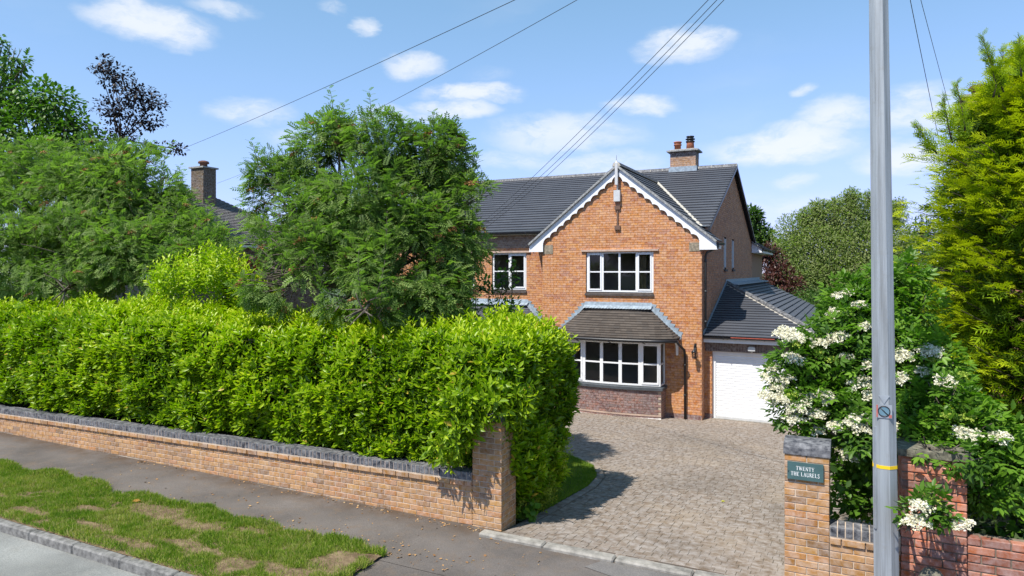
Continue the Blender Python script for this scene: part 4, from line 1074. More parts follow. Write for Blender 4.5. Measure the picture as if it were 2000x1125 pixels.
    for j, (a, b2, ret) in enumerate(runs):
        d = (b2 - a); L = d.length; d = d.normalized(); nn = Vector((d.y, -d.x, 0))
        def bx(s0, s1, q0, q1, o0=0.0, o1=.06):
            wf.obox(a + d * s0 + zz * q0 + nn * (-o1), d * (s1 - s0), nn * (o1 - o0), zz * (q1 - q0))
        b_ = .05; bx(0, b_, z0, z1); bx(L - b_, L, z0, z1); bx(b_, L - b_, z1 - b_, z1); bx(b_, L - b_, z0, z0 + b_)
        ia, ib, za, zb = b_, L - b_, z0 + b_, z1 - b_
        if j in (1, 5):
            s = .05; bx(ia, ib, zb - s, zb, -.018, .03); bx(ia, ib, za, za + s, -.018, .03); bx(ia, ia + s, za + s, zb - s, -.018, .03); bx(ib - s, ib, za + s, zb - s, -.018, .03); ia += s; ib -= s; za += s; zb -= s
        zt = (za + zb) / 2; bx(ia, ib, zt - .022, zt + .022, .005, .055)
        for (q0, q1) in ((za, zt - .022), (zt + .022, zb)): panes.append([a + d * s_ + zz * q_ - nn * .03 for s_, q_ in ((ia, q0), (ib, q0), (ib, q1), (ia, q1))])
    fo = wf.build('bay_window', 'white', house); subroot(fo)
    for p in panes:
        mb = MB(); mb.poly(p); o = mb.build('pane', 'glass', fo); o.location = (0, 0, 0)
    # head board / fascia and soffit
    mb = MB()
    for k in range(len(sp) - 1):
        a, b2 = sp[k], sp[k + 1]; mb.quad(a + zz * 1.29, b2 + zz * 1.29, b2 + zz * 1.40, a + zz * 1.40); c_, d_ = ip[k + 1], ip[k]; mb.quad(a + zz * 1.29, d_ + zz * 1.29, c_ + zz * 1.29, b2 + zz * 1.29)
    ov = .30
    ep = [Vector((xc - hw - ov * 1.5, yw, 0))] + [Vector((xc - hw - ov * 1.5, yw - .6, 0))] + [plan(k / n, ov * .9) for k in range(1, n)] + [Vector((xc + hw + ov * 1.5, yw - .6, 0))] + [Vector((xc + hw + ov * 1.5, yw, 0))]
    for k in range(len(ep) - 1):
        a, b2 = ep[k], ep[k + 1]; ic = Vector((xc, yw, 0)); mb.quad(a.lerp(ic, .02) + zz * 1.35, a.lerp(ic, .35) + zz * 1.35, b2.lerp(ic, .35) + zz * 1.35, b2.lerp(ic, .02) + zz * 1.35)
    mb.build('bay_fascia', 'fascia', house)
    for sg in (-1, 1):
        mb = MB(); bx_ = xc + sg * (hw + .36); mb.prism([(bx_ - .03, yw, .95), (bx_ - .03, yw - .06, .9), (bx_ - .03, yw - .12, 1.2), (bx_ - .03, yw - .38, 1.36), (bx_ - .03, yw, 1.36)], (.06, 0, 0)); mb.build('eaves_bracket', 'white', house)
    # tiled roof: loft between the top line on the wall and the eaves line
    zt = 2.33; ze = 1.43; m_ = 16
    def eave_pt(f):
        # f 0..1 over eaves line by arclength (wall left -> front -> wall right)
        return poly_at(ep, f)
    def poly_at(pl, f):
        ls = [0]
        for a, b2 in zip(pl, pl[1:]): ls.append(ls[-1] + (b2 - a).length)
        s = f * ls[-1]
        for k in range(len(pl) - 1):
            if s <= ls[k + 1] + 1e-9: return pl[k].lerp(pl[k + 1], (s - ls[k]) / (ls[k + 1] - ls[k]))
        return pl[-1]
    elen = sum((b2 - a).length for a, b2 in zip(ep, ep[1:])); fc = .6 / elen
    hsl = htop
    def surf(f, g):
        e = eave_pt(f)
        ff = min(1, max(0, (f - fc) / (1 - 2 * fc)))
        t = Vector((xc - hsl + 2 * hsl * ff, yw - .01, 0))
        p = e.lerp(t, g); bell = .05 * g * (1 - g)
        return Vector((p.x, p.y, ze + (zt - ze) * g - bell * 2))
    mb = MB(); rows = 13; tl = MB()
    for r in range(rows):
        g0, g1 = r / rows, (r + 1.04) / rows
        L = elen * (1 - g0) + 2 * hsl * g0; kk = max(8, int(L / .165)); off = .5 * (r % 2)
        for q in range(-1, kk + 1):
            f0, f1 = max(0, (q + off + .006) / kk), min(1, (q + 1 + off - .006) / kk)
            if f1 - f0 < .004: continue
            A, B, C, D_ = surf(f0, g0), surf(f1, g0), surf(f1, min(1, g1)), surf(f0, min(1, g1)); j = random.uniform(-.002, .002)
            up = Vector((0, -.012, .022 + j)); u2 = Vector((0, 0, .004))
            tl.quad(A + up, B + up, C + u2, D_ + u2); tl.quad(A - Vector((0, 0, .008)), B - Vector((0, 0, .008)), B + up, A + up)
    nn_ = 30
    for q in range(nn_):
        for r in range(4): mb.quad(surf(q / nn_, r / 4) - zz * .012, surf((q + 1) / nn_, r / 4) - zz * .012, surf((q + 1) / nn_, (r + 1) / 4) - zz * .012, surf(q / nn_, (r + 1) / 4) - zz * .012)
    ro = mb.build('bay_roof', 'deck', house); subroot(ro)
    o = tl.build('tiles', roof_tiles, ro, 'stuff'); o.location = (0, 0, 0)
    # lead apron at the top and stepped flashing down the sides
    mb = MB(); zt2 = zt + .13; mb.quad((xc - hsl - .06, yw - .02, zt2), (xc + hsl + .06, yw - .02, zt2), (xc + hsl + .1, yw - .04, zt + .02), (xc - hsl - .1, yw - .04, zt + .02))
    kq = 22
    for k in range(kq):
        a = Vector((xc - hsl - .08 + (2 * hsl + .16) * k / kq, yw - .04, zt + .02)); b2 = Vector((xc - hsl - .08 + (2 * hsl + .16) * (k + 1) / kq, yw - .04, zt + .02))
        dn = Vector((0, -.15, -.085)); mb.quad(a, b2, b2 + dn + zz * .01, a + dn - Vector((0, .012, .008)))
    o = mb.build('lead_apron', 'lead', ro); o.location = (0, 0, 0)
    for sg in (-1, 1):
        top = Vector((xc + sg * (hsl + .05), yw - .016, zt + .1)); bot = Vector((xc + sg * (hw + ov * 1.5 + .03), yw - .016, ze + .08))
        mb = MB(); ks = 8
        for k in range(ks):
            a, b2 = top.lerp(bot, k / ks), top.lerp(bot, (k + 1) / ks)
            mb.poly([a, Vector((b2.x + sg * .05, a.y, a.z - .03)), b2 - zz * .02, b2 - zz * .12, a - zz * .14])
            mb.quad(a - zz * .1, b2 - zz * .1, b2 + Vector((-sg * .02, -.12, -.14)), a + Vector((-sg * .02, -.12, -.14)))
        o = mb.build('stepped_flashing', 'lead', ro); o.location = (0, 0, 0)
    # gutter along the eaves
    mb = MB(); gp = [ep[k] + Vector((0, 0, 1.375)) + (ep[k] - Vector((xc, yw, 0))).normalized() * .03 for k in range(1, len(ep) - 1)]
    mb.tube(gp, .05, 8); mb.build('bay_gutter', 'black', house)
    for k in (3, 7, 11): 
        mb = MB(); p = gp[k]; mb.bar(p + Vector((0, 0, -.04)), p + Vector((.1, .03, -.09)), .025, .02); mb.build('gutter_bracket', 'black', house)
bow(GXC, FY, 1.50, 1.015, 'tile_brown')
bow(-10.97, MY, 1.42, 1.05, 'tile', False)
room(-8.6, GX1 - .3, FY - .0, FY + 2.4, GZ, 1.28); room(-13, -9.3, MY, MY + 2.4, GZ, 1.28)
# bay gutter downpipe
mb = MB(); x_ = -4.52
mb.tube([(x_ - .02, FY - .5, 1.36), (x_ + .02, FY - .42, 1.26), (x_ + .12, FY - .12, 1.08), (x_ + .13, FY - .07, .9), (x_ + .13, FY - .07, GZ + .02)], .036, 8)
for z in (.6, -.3): mb.tube([(x_ + .13, FY - .07, z), (x_ + .13, FY - .07, z + .05)], .046, 8)
mb.build('downpipe', 'black', house)

# --- chimney
ch = MB(); cx0, cx1, cy0, cy1 = -6.18, -5.22, 26.25, 26.85; cz0, cz1 = 6.95, 7.78
ch.box(cx0 + .005, cx1 - .005, cy0 + .005, cy1 - .005, cz0, 8.1); chim = ch.build('chimney', 'mortar', house); subroot(chim)
mb = MB(); z = cz0 + .1; k = 0
while z < cz1:
    for (ax, fix, a0, a1) in (('x', cy0, cx0, cx1), ('y', cx1, cy0, cy1), ('y', cx0, cy0, cy1)):
        a = a0 - (k % 2) * .1125
        while a < a1:
            s, e = max(a, a0), min(a + BL, a1)
            if e - s > .03:
                if ax == 'x': mb.box(s, e, fix - .004, fix + .05, z, z + .065)
                elif fix == cx1: mb.box(fix - .05, fix + .004, s, e, z, z + .065)
                else: mb.box(fix - .004, fix + .05, s, e, z, z + .065)
            a += .225
    z += .075; k += 1
o = mb.build('bricks', 'chimbrick', chim, 'stuff'); o.location = (0, 0, 0)
mb = MB(); a = cx0
while a < cx1 - .03: mb.box(a, a + .063, cy0 - .006, cy0 + .05, cz1 + .0, cz1 + .215); a += .075
a = cy0 + .02
while a < cy1 - .03: mb.box(cx1 - .05, cx1 + .006, a, a + .063, cz1, cz1 + .215); a += .075
o = mb.build('soldier_course', 'lintel', chim, 'stuff'); o.location = (0, 0, 0)
mb = MB(); mb.box(cx0 - .12, cx1 + .12, cy0 - .12, cy1 + .12, 8.0, 8.055); mb.prism([(cx0 - .1, cy0 - .1, 8.055), (cx1 + .1, cy0 - .1, 8.055), (cx1 - .1, cy0 + .1, 8.12), (cx0 + .1, cy0 + .1, 8.12)], (0, .7, 0)); o = mb.build('capping_slab', 'verge', chim); o.location = (0, 0, 0)
mb = MB(); mb.lathe((cx0 + .22, 26.55, 8.08), [(.125, 0), (.125, .2), (.15, .21), (.15, .25), (.13, .26), (.13, .30), (.155, .31), (.155, .35), (.11, .36)], 16); o = mb.build('chimney_pot', 'terracotta', chim); o.location = (0, 0, 0)
mb = MB(); mb.lathe((cx1 - .26, 26.55, 8.08), [(.155, 0), (.14, .28), (.135, .3)], 16); o = mb.build('chimney_pot', 'terracotta', chim); o.location = (0, 0, 0)
mb = MB(); mb.lathe((cx1 - .26, 26.55, 8.38), [(.17, 0), (.17, .04), (.12, .05), (.12, .09), (.18, .10), (.18, .13), (.12, .14), (.12, .18), (.15, .19), (.15, .23), (.05, .24)], 16); o = mb.build('cowl', 'black', chim); o.location = (0, 0, 0)
mb = MB(); mb.box(cx0 - .05, cx1 + .05, cy0 - .05, cy1 + .05, RZ - .12, RZ + .085); o = mb.build('lead_flashing', 'lead', chim); o.location = (0, 0, 0)

# --- rear extension
mb = MB(); mb.box(-10, GX1 - .01, 32.22, 36.2, GZ, 4.5); mb.build('rear_extension_wall', 'render', house)
mb = MB(); mb.quad((-3.42, 31.9, 4.42), (-3.42, 36.6, 4.42), (-6.2, 36.6, 6.1), (-6.2, 31.9, 6.1)); mb.quad((-3.42, 36.6, 4.42), (-9, 36.6, 4.42), (-9, 36.6, 4.45), (-6.2, 36.0, 6.1))
rr = mb.build('rear_extension_roof', 'deck', house); subroot(rr)
lx = math.hypot(2.78, 1.68); o = plane_tiles('tiles', 'tile', (-3.42, 0, 4.42), (0, 1, 0), (-2.78, 0, 1.68), int(lx / .1), .1, .165, lambda s: [(31.9, 36.6 - s * .5)], rr); o.location = (0, 0, 0)
mb = MB(); mb.prism([(GX1 + .01, 32.0, 4.25), (-3.44, 32.0, 4.25), (-3.44, 32.0, 4.42), (GX1 + .01, 32.0, 4.78)], (0, .03, 0)); mb.box(-3.47, -3.44, 32.0, 36.5, 4.24, 4.40); mb.box(GX1, -3.47, 32.04, 36.5, 4.24, 4.27); mb.build('rear_fascia', 'fascia', house)
gutter((-3.38, 31.95, 4.40), (-3.38, 36.6, 4.40))

# --- garage
GAX1 = -.62; GAY = 21.02
ga = MB(); 
brick_panel('garage_pier', 'house', 'mortar_house', lambda z: [(GX1, -3.69)], GZ + .15, 1.2, lambda a, z, d: (a, GAY - d, z))
brick_panel('garage_pier', 'house', 'mortar_house', lambda z: [(-1.26, GAX1)], GZ + .15, 1.2, lambda a, z, d: (a, GAY - d, z))
for ga0, ga1 in ((GX1, -3.69), (-1.26, GAX1)): brick_panel('garage_plinth', 'plum', 'mortar_grey', lambda z: [(ga0, ga1)], GZ - .1, GZ + .15, lambda a, z, d: (a, GAY - d - .002, z))
for xx in (-3.69, -1.26):
    mb = MB(); mb.quad((xx, GAY + .006, GZ), (xx, GAY + .16, GZ), (xx, GAY + .16, 1.02), (xx, GAY + .006, 1.02)); mb.build('door_reveal', 'side', house)
mb = MB(); a = GX1 + .01; lt = MB()
while a < GAX1: lt.box(a, a + .065, GAY - .012, GAY + .1, 1.035, 1.30); a += .075
mb.box(GX1 + .01, GAX1, GAY - .002, GAY + .1, 1.03, 1.30); l = mb.build('garage_lintel', 'mortar_grey', house); subroot(l); o = lt.build('soldier_bricks', 'lintel', l, 'stuff'); o.location = (0, 0, 0)
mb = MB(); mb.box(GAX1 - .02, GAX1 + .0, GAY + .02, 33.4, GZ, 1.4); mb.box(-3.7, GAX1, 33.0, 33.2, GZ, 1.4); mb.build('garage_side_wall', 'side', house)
# roller door, slat by slat
mb = MB(); mb.box(-3.69, -3.60, GAY + .09, GAY + .16, GZ + .01, 1.03); mb.box(-1.35, -1.26, GAY + .09, GAY + .16, GZ + .01, 1.03); mb.box(-3.6, -1.35, GAY + .08, GAY + .16, .93, 1.03)
gdoor = mb.build('garage_door', 'white', house); subroot(gdoor)
sm = MB(); n = 6; hgt = .0755
prof = [(0, 0), (-.003, .004), (-.007, .02), (-.008, .038), (-.007, .056), (-.003, .0715), (0, .0755)]
for (y0, z0), (y1, z1) in zip(prof, prof[1:]): sm.quad((-3.6, y0, z0), (-1.35, y0, z0), (-1.35, y1, z1), (-3.6, y1, z1))
sme = sm.mesh('door_slat'); sme.materials.append(M['roller']); k = 0
while GZ + .07 + k * hgt < .92: piece('door_slat', sme, gdoor, (0, GAY + .125, GZ + .07 + k * hgt)); k += 1
mb = MB(); mb.box(-3.6, -1.35, GAY + .10, GAY + .14, GZ - .0, GZ + .07); o = mb.build('bottom_rail', 'boxgrey', gdoor); o.location = (0, 0, 0)
mb = MB(); mb.box(-3.69, -1.26, GAY + .0, GAY + .4, GZ - .1, GZ + .012); mb.build('garage_threshold', 'concrete', house)
# garage roof
E0 = Vector((GX1 + .01, 20.72, 1.50)); E1 = Vector((-.45, 20.72, 1.50)); T0 = Vector((GX1 + .01, 25.1, 3.0)); E2 = Vector((-.45, 31.6, 1.50)); T1 = Vector((GX1 + .01, 35.2, 3.0))
mb = MB(); mb.poly([E0, E1, T0]); mb.poly([E1, E2, T1, T0]); mb.poly([E2, T1, Vector((GX1, 36.5, 1.5)), Vector((-.45, 31.7, 1.5))]); groof2 = mb.build('garage_roof', 'deck', house); subroot(groof2)
fl = (T0 - E0).length
o = plane_tiles('tiles', 'tile', (0, 20.72, 1.50), (1, 0, 0), (0, T0.y - E0.y, 1.5), int(fl / .2), .2, .33, lambda s: [(E0.x, E1.x + (T0.x - E1.x) * s / fl)], groof2, th=.018, lift=.016, jit=.0006); o.location = (0, 0, 0)
sl2 = math.hypot(E1.x - T0.x, 1.5)
o = plane_tiles('side_tiles', 'tile', (E1.x, 0, 1.50), (0, 1, 0), (T0.x - E1.x, 0, 1.5), int(sl2 / .2), .2, .3, lambda s: [(E1.y + (T0.y - E1.y) * s / sl2, E2.y + (T1.y - E2.y) * s / sl2)], groof2, th=.03, lift=.02, jit=.0004); o.location = (0, 0, 0)
ridge(groof2, E1 + Vector((0, 0, .05)), T0 + Vector((0, 0, .05)), .43, .12, bed=1.3)
mb = MB(); mb.obox(T0 + Vector((-.0, -.2, -.01)), (.42, 0, -.05), (0, 10.0, 0), (0, 0, .03)); mb.obox(T0 + Vector((.0, -.2, .02)), (.012, 0, 0), (0, 10.0, 0), (0, 0, .12)); o = mb.build('lead_flashing', 'lead', groof2); o.location = (0, 0, 0)
mb = MB(); d = (T0 - E0); mb.prism([E0 + Vector((.004, .0, .02)), T0 + Vector((.004, 0, .02)), T0 + Vector((.004, 0, .14)), E0 + Vector((.004, 0, .14))], (.01, 0, 0)); o = mb.build('stepped_flashing', 'lead', groof2); o.location = (0, 0, 0)
mb = MB(); mb.box(GX1 + .01, -.45, 20.78, 20.81, 1.31, 1.46); mb.box(GX1 + .01, -.45, 20.81, GAY - .02, 1.305, 1.33); mb.box(-.51, -.48, 20.81, 31.6, 1.31, 1.46); mb.build('garage_fascia', 'fascia', house)
gutter((GX1 + .02, 20.71, 1.475), (-.45, 20.71, 1.475), r=.05)
mb = MB(); mb.box(-3.1, -1.9, 20.655, 20.66, 1.475, 1.50); mb.build('gutter_stain', 'redtrim', house)

# things fixed to the house
al = thing('alarm_box', 'pale grey box under the gable peak with brown bracket below', 'alarm box', (GXC, FY, 5.6))
mb = MB(); mb.box(GXC - .1, GXC + .1, FY - .12, FY - .003, 5.60, 5.95); mb.build('casing', 'boxgrey', al)
mb = MB(); mb.tube([(GXC, FY - .04, 5.95), (GXC, FY - .04, 6.30)], .03, 8); mb.build('conduit', 'boxgrey', al)
mb = MB(); mb.box(GXC - .09, GXC + .09, FY - .06, FY - .003, 5.35, 5.47); mb.box(GXC - .09, GXC + .09, FY - .06, FY - .003, 4.72, 4.85); mb.box(GXC - .022, GXC + .022, FY - .04, FY - .003, 4.85, 5.35); mb.build('bracket', 'brownblock', al)
lan = thing('wall_lantern', 'black wall lantern beside the garage', 'lantern', (-4.1, FY, 1.0))
lc = Vector((-4.10, FY - .22, .88))
mb = MB(); mb.lathe(lc, [(.03, -.03), (.055, -.02), (.055, .0), (.04, .0)], 6); mb.lathe(lc + Vector((0, 0, .15)), [(.075, 0), (.085, .015), (.05, .06), (.015, .085), (.008, .13)], 6)
for k in range(6):
    a = k * math.pi / 3; mb.bar(lc + Vector((.05 * math.cos(a), .05 * math.sin(a), 0)), lc + Vector((.072 * math.cos(a), .072 * math.sin(a), .155)), .008, .008)
mb.build('lamp_cage', 'black', lan)
mb = MB(); mb.lathe(lc, [(.042, .0), (.062, .15)], 6); mb.build('lamp_glass', 'glass', lan)
mb = MB(); mb.tube([lc + Vector((0, 0, .28)), lc + Vector((0, .02, .36)), lc + Vector((0, .12, .38)), lc + Vector((0, .2, .28))], .011, 6); mb.tube([lc + Vector((0, .2, .36)), lc + Vector((0, .2, -.02)), lc + Vector((0, .12, .1)), lc + Vector((0, .06, .3))], .009, 6); mb.box(lc.x - .03, lc.x + .03, FY - .02, FY - .003, lc.z - .05, lc.z + .4); mb.build('bracket', 'black', lan)
fld = thing('security_light', 'small white security light over the garage door', 'light', (-2.55, GAY, 1.15))
mb = MB(); mb.box(-2.63, -2.47, GAY - .13, GAY - .013, 1.14, 1.22); mb.prism([(-2.65, GAY - .16, 1.10), (-2.45, GAY - .16, 1.10), (-2.45, GAY - .16, 1.20), (-2.65, GAY - .16, 1.20)], (0, .04, 0)); mb.build('lamp_head', 'boxgrey', fld)
mb = MB(); mb.lathe((-2.55, GAY - .08, 1.05), [(.02, 0), (.04, .03), (.04, .07), (.02, .09)], 10); mb.build('sensor', 'boxgrey', fld)

# ================================================================== NEIGHBOURING HOUSES
def hip_house(name, label, x0, x1, y0, y1, z0, ze, zr, wallm, tilem, ridge_x=True, hip=1.0):
    t = thing(name, label, 'house', ((x0 + x1) / 2, (y0 + y1) / 2, z0))
    mb = MB(); mb.box(x0, x1, y0, y1, z0, ze); mb.build('wall', wallm, t)
    o = .35; X0, X1, Y0, Y1 = x0 - o, x1 + o, y0 - o, y1 + o; hy = (Y1 - Y0) / 2; ym = (Y0 + Y1) / 2
    r0, r1 = Vector((X0 + hy * hip, ym, zr)), Vector((X1 - hy * hip, ym, zr)); z = ze - .05
    A, B, C, D_ = Vector((X0, Y0, z)), Vector((X1, Y0, z)), Vector((X1, Y1, z)), Vector((X0, Y1, z))
    mb = MB(); mb.poly([A, B, r1, r0]); mb.poly([C, D_, r0, r1]); mb.poly([B, C, r1]); mb.poly([D_, A, r0]); ro = mb.build('roof', 'deck', t); subroot(ro); ro.location = -ROOTS[t.name]
    L = math.hypot(hy, zr - z); f = lambda s: [(X0 + hy * hip * s / L, X1 - hy * hip * s / L)]
    q = plane_tiles('tiles', tilem, (0, Y0, z), (1, 0, 0), (0, hy, zr - z), int(L / .15), .15, .25, f, ro, th=.025); q.location = (0, 0, 0)
    L2 = math.hypot(hy * hip, zr - z)
    q = plane_tiles('tiles', tilem, (X1, 0, z), (0, 1, 0), (-hy * hip, 0, zr - z), int(L2 / .15), .15, .25, lambda s: [(Y0 + hy * s / L2, Y1 - hy * s / L2)], ro, th=.025); q.location = (0, 0, 0)
    mb = MB(); mb.box(X0 + .02, X1 - .02, Y0 + .02, Y1 - .02, z - .12, z - .02); mb.build('eaves_board', 'fascia', t)
    mb = MB()
    for k in range(3):
        wx = x0 + (x1 - x0) * (k + .5) / 3; 
        for wz_ in (z0 + 1, ze - 1.6): mb.box(wx - .7, wx + .7, y0 - .03, y0 + .02, wz_, wz_ + 1.2)
    mb.build('window', 'white', t)
    return t
def stack(t, x0, x1, y0, y1, z0, z1, mat):
    mb = MB(); mb.box(x0, x1, y0, y1, z0, z1); c = mb.build('chimney', 'mortar_old', t); c.location = -ROOTS[t.name]; subroot(c)
    mb = MB(); z = z0; k = 0
    while z < z1 - .3:
        for (ax, fix, a0, a1) in (('x', y0, x0, x1), ('y', x1, y0, y1), ('y', x0, y0, y1)):
            a = a0 - (k % 2) * .1125
            while a < a1:
                s, e = max(a, a0), min(a + BL, a1)
                if e - s > .03:
                    if ax == 'x': mb.box(s, e, fix - .006, fix + .05, z, z + .065)
                    else: mb.box(fix - (.05 if fix == x1 else .006), fix + (.006 if fix == x1 else .05), s, e, z, z + .065)
                a += .225
        z += .075; k += 1
    a = x0
    while a < x1 - .02: mb.box(a, a + .063, y0 - .006, y0 + .05, z1 - .3, z1 - .05); a += .075
    a = y0
    while a < y1 - .02: mb.box(x1 - .05, x1 + .006, a, a + .063, z1 - .3, z1 - .05); a += .075
    o = mb.build('bricks', mat, c, 'stuff'); o.location = (0, 0, 0)
    mb = MB(); mb.box(x0 - .08, x1 + .08, y0 - .08, y1 + .08, z1 - .05, z1 + .02); o = mb.build('capping_slab', 'verge', c); o.location = (0, 0, 0)
    mb = MB(); mb.lathe(((x0 + x1) / 2, (y0 + y1) / 2, z1 + .02), [(.17, 0), (.16, .16), (.24, .18), (.24, .23), (.2, .28), (.1, .31)], 14); o = mb.build('chimney_pot', 'old_pot', c); o.location = (0, 0, 0)
pc = at(397, 325, 30.3)
nl = hip_house('neighbour_house', 'neighbouring house with brown hipped roof behind the left trees', pc.x - 7.2, pc.x + 2.6, pc.y - 3.2, pc.y + 4.5, -1.2, 4.6, 7.2, 'oldbrick', 'tile_old')
stack(nl, pc.x - .78, pc.x, pc.y, pc.y + .68, 4.5, pc.z, 'oldbrick')
pc = at(1902, 185, 18.6)
nr = hip_house('neighbour_house', 'red brick neighbouring house hidden behind the golden conifer', 2.75, 12.5, 18.6, 27.0, -1.0, 4.6, 7.3, 'red_j', 'tile_red', hip=.75)
stack(nr, pc.x - .2, pc.x + .5, pc.y, pc.y + .7, 4.5, pc.z, 'chimbrick')

# ================================================================== POLE AND WIRES
PX, PY = 0.332, 7.66
LEAN = Vector((-CA, -SA, 0)) * .0135
pole = thing('utility_pole', 'tall grey octagonal steel pole with yellow band rising out of the picture', 'pole', (PX, PY, 0))
def prad(z): return .120 - (.120 - .082) * z / 7.9
mb = MB(); zs = [-.1, 2, 4, 6, 7.95]
def octring(z, r, rot=.349): return [LEAN * z + Vector((PX + r * math.cos(rot + k * math.pi / 4), PY + r * math.sin(rot + k * math.pi / 4), z)) for k in range(8)]
for a, b2 in zip(zs, zs[1:]):
    A, B = octring(a, prad(a)), octring(b2, prad(b2))
    for k in range(8): mb.quad(A[k], A[(k + 1) % 8], B[(k + 1) % 8], B[k])
mb.poly(octring(7.95, prad(7.95))); mb.build('shaft', 'steel2', pole)
def band(z0, z1, e, name, mat):
    mb = MB(); A, B = octring(z0, prad(z0) + e), octring(z1, prad(z1) + e)
    for k in range(8): mb.quad(A[k], A[(k + 1) % 8], B[(k + 1) % 8], B[k])
    mb.poly(B); mb.poly(list(reversed(A))); return mb.build(name, mat, pole)
zb = CAM_H - (908 - HZ) / FPX * 6.72
band(zb - .016, zb + .016, .003, 'yellow_band', 'yellow')
band(7.70, 7.75, .01, 'head_ring', 'steel')
# cable guard strip on the shaded side
fw = Vector((-SA, CA, 0)); rt = Vector((CA, SA, 0))
sd = -rt * .100 - fw * .035
mb = MB(); mb.obox(LEAN * 1.4 + Vector((PX, PY, .9)) + sd, rt * -.014, fw * .03, Vector((0, 0, 1.0))); mb.build('cable_guard', 'steel', pole)
# small prohibition sign on the pole
sgn = thing('pole_sticker', 'small square prohibition sign with red ring stuck on the grey pole', 'sign', (PX, PY, 2.06))
zc = CAM_H - (802 - HZ) / FPX * 6.66
nrm_p = (Vector((0, 0, 0)) - Vector((PX, PY, 0))); nrm_p.z = 0; nrm_p.normalize(); sdv = Vector((-nrm_p.y, nrm_p.x, 0))
if sdv.dot(rt) < 0: sdv = -sdv
cs = LEAN * zc + Vector((PX, PY, zc)) + nrm_p * .106
mb = MB(); mb.obox(cs - sdv * .068 - Vector((0, 0, .065)), sdv * .136, nrm_p * .004, Vector((0, 0, .13))); mb.build('plate', 'steel', sgn)
mb = MB(); mb.obox(cs - sdv * .045 - Vector((0, 0, .04)) + nrm_p * .0045, sdv * .09, nrm_p * .001, Vector((0, 0, .08))); mb.build('panel', 'blue_sign', sgn)
mb = MB(); ring = [cs + nrm_p * .006 + (sdv * math.cos(a) + Vector((0, 0, 1)) * math.sin(a)) * .05 for a in [k * math.pi / 12 for k in range(25)]]
mb.tube(ring, .005, 5, False); mb.tube([ring[9], ring[21]], .005, 5); mb.build('ring', 'black', sgn)
mb = MB(); mb.obox(cs + nrm_p * .005 - sdv * .066 - Vector((0, 0, .06)), sdv * .014, nrm_p * .001, Vector((0, 0, .12))); mb.obox(cs + nrm_p * .005 + sdv * .04 - Vector((0, 0, .06)), sdv * .026, nrm_p * .001, Vector((0, 0, .03))); mb.build('border', 'red_sign', sgn)
mb = MB(); mb.prism([cs + Vector((0, 0, .07)) , cs + Vector((0, 0, .155)) - sdv * .05, cs + Vector((0, 0, .155)) + sdv * .05], nrm_p * .003); mb.build('arrow', 'steel', sgn)

ptop = LEAN * 7.78 + Vector((PX, PY, 7.78))
def wire(label, end, sag, r=.008, off=(0, 0, 0)):
    a = ptop + Vector(off); b2 = Vector(end); pts = []
    for k in range(33):
        t = k / 32; p = a.lerp(b2, t); p.z -= sag * 4 * t * (1 - t); pts.append(p)
    mb = MB(); mb.tube(pts, r, 5); tag(mb.build('overhead_wire', 'wire'), label, 'wire', 'wires from the grey pole')
wire('overhead wire crossing the sky highest on the left, ending behind the dark tree', at(180, 352, 42), .35, .006)
wire('overhead wire running to the neighbouring brown chimney', at(424, 358, 30.4), .30, .005)
wire('first of three bundled wires running down to the house roof', at(900, 470, 23.6), .22, .005, (-.05, 0, .02))
wire('middle of three bundled wires running down to the house roof', at(905, 470, 23.6), .30, .005, (0, .03, 0))
wire('last of three bundled wires running down to the house roof', at(915, 470, 23.6), .30, .005, (.05, .05, -.03))
wire('overhead wire dropping into the golden conifer, nearer the pole', at(1846, 330, 16), .06, .005)
wire('overhead wire dropping into the golden conifer, further from the pole', at(1880, 300, 17), .06, .004)

# ================================================================== VEGETATION
def limb(mb, a, b2, r0, r1, bend=.15, n=5, sides=6):
    a, b2 = Vector(a), Vector(b2); L = (b2 - a).length; off = Vector((random.uniform(-1, 1), random.uniform(-1, 1), random.uniform(-.2, .8))) * L * bend
    pts = [a.lerp(b2, k / n) + off * math.sin(math.pi * k / n) * .6 for k in range(n + 1)]
    mb.tube(pts, [r0 + (r1 - r0) * k / n for k in range(n + 1)], sides)

def L_(u, v, rpx, t):
    r = rpx * t / FPX; return (at(u, v, t), (r, r * .6, r))
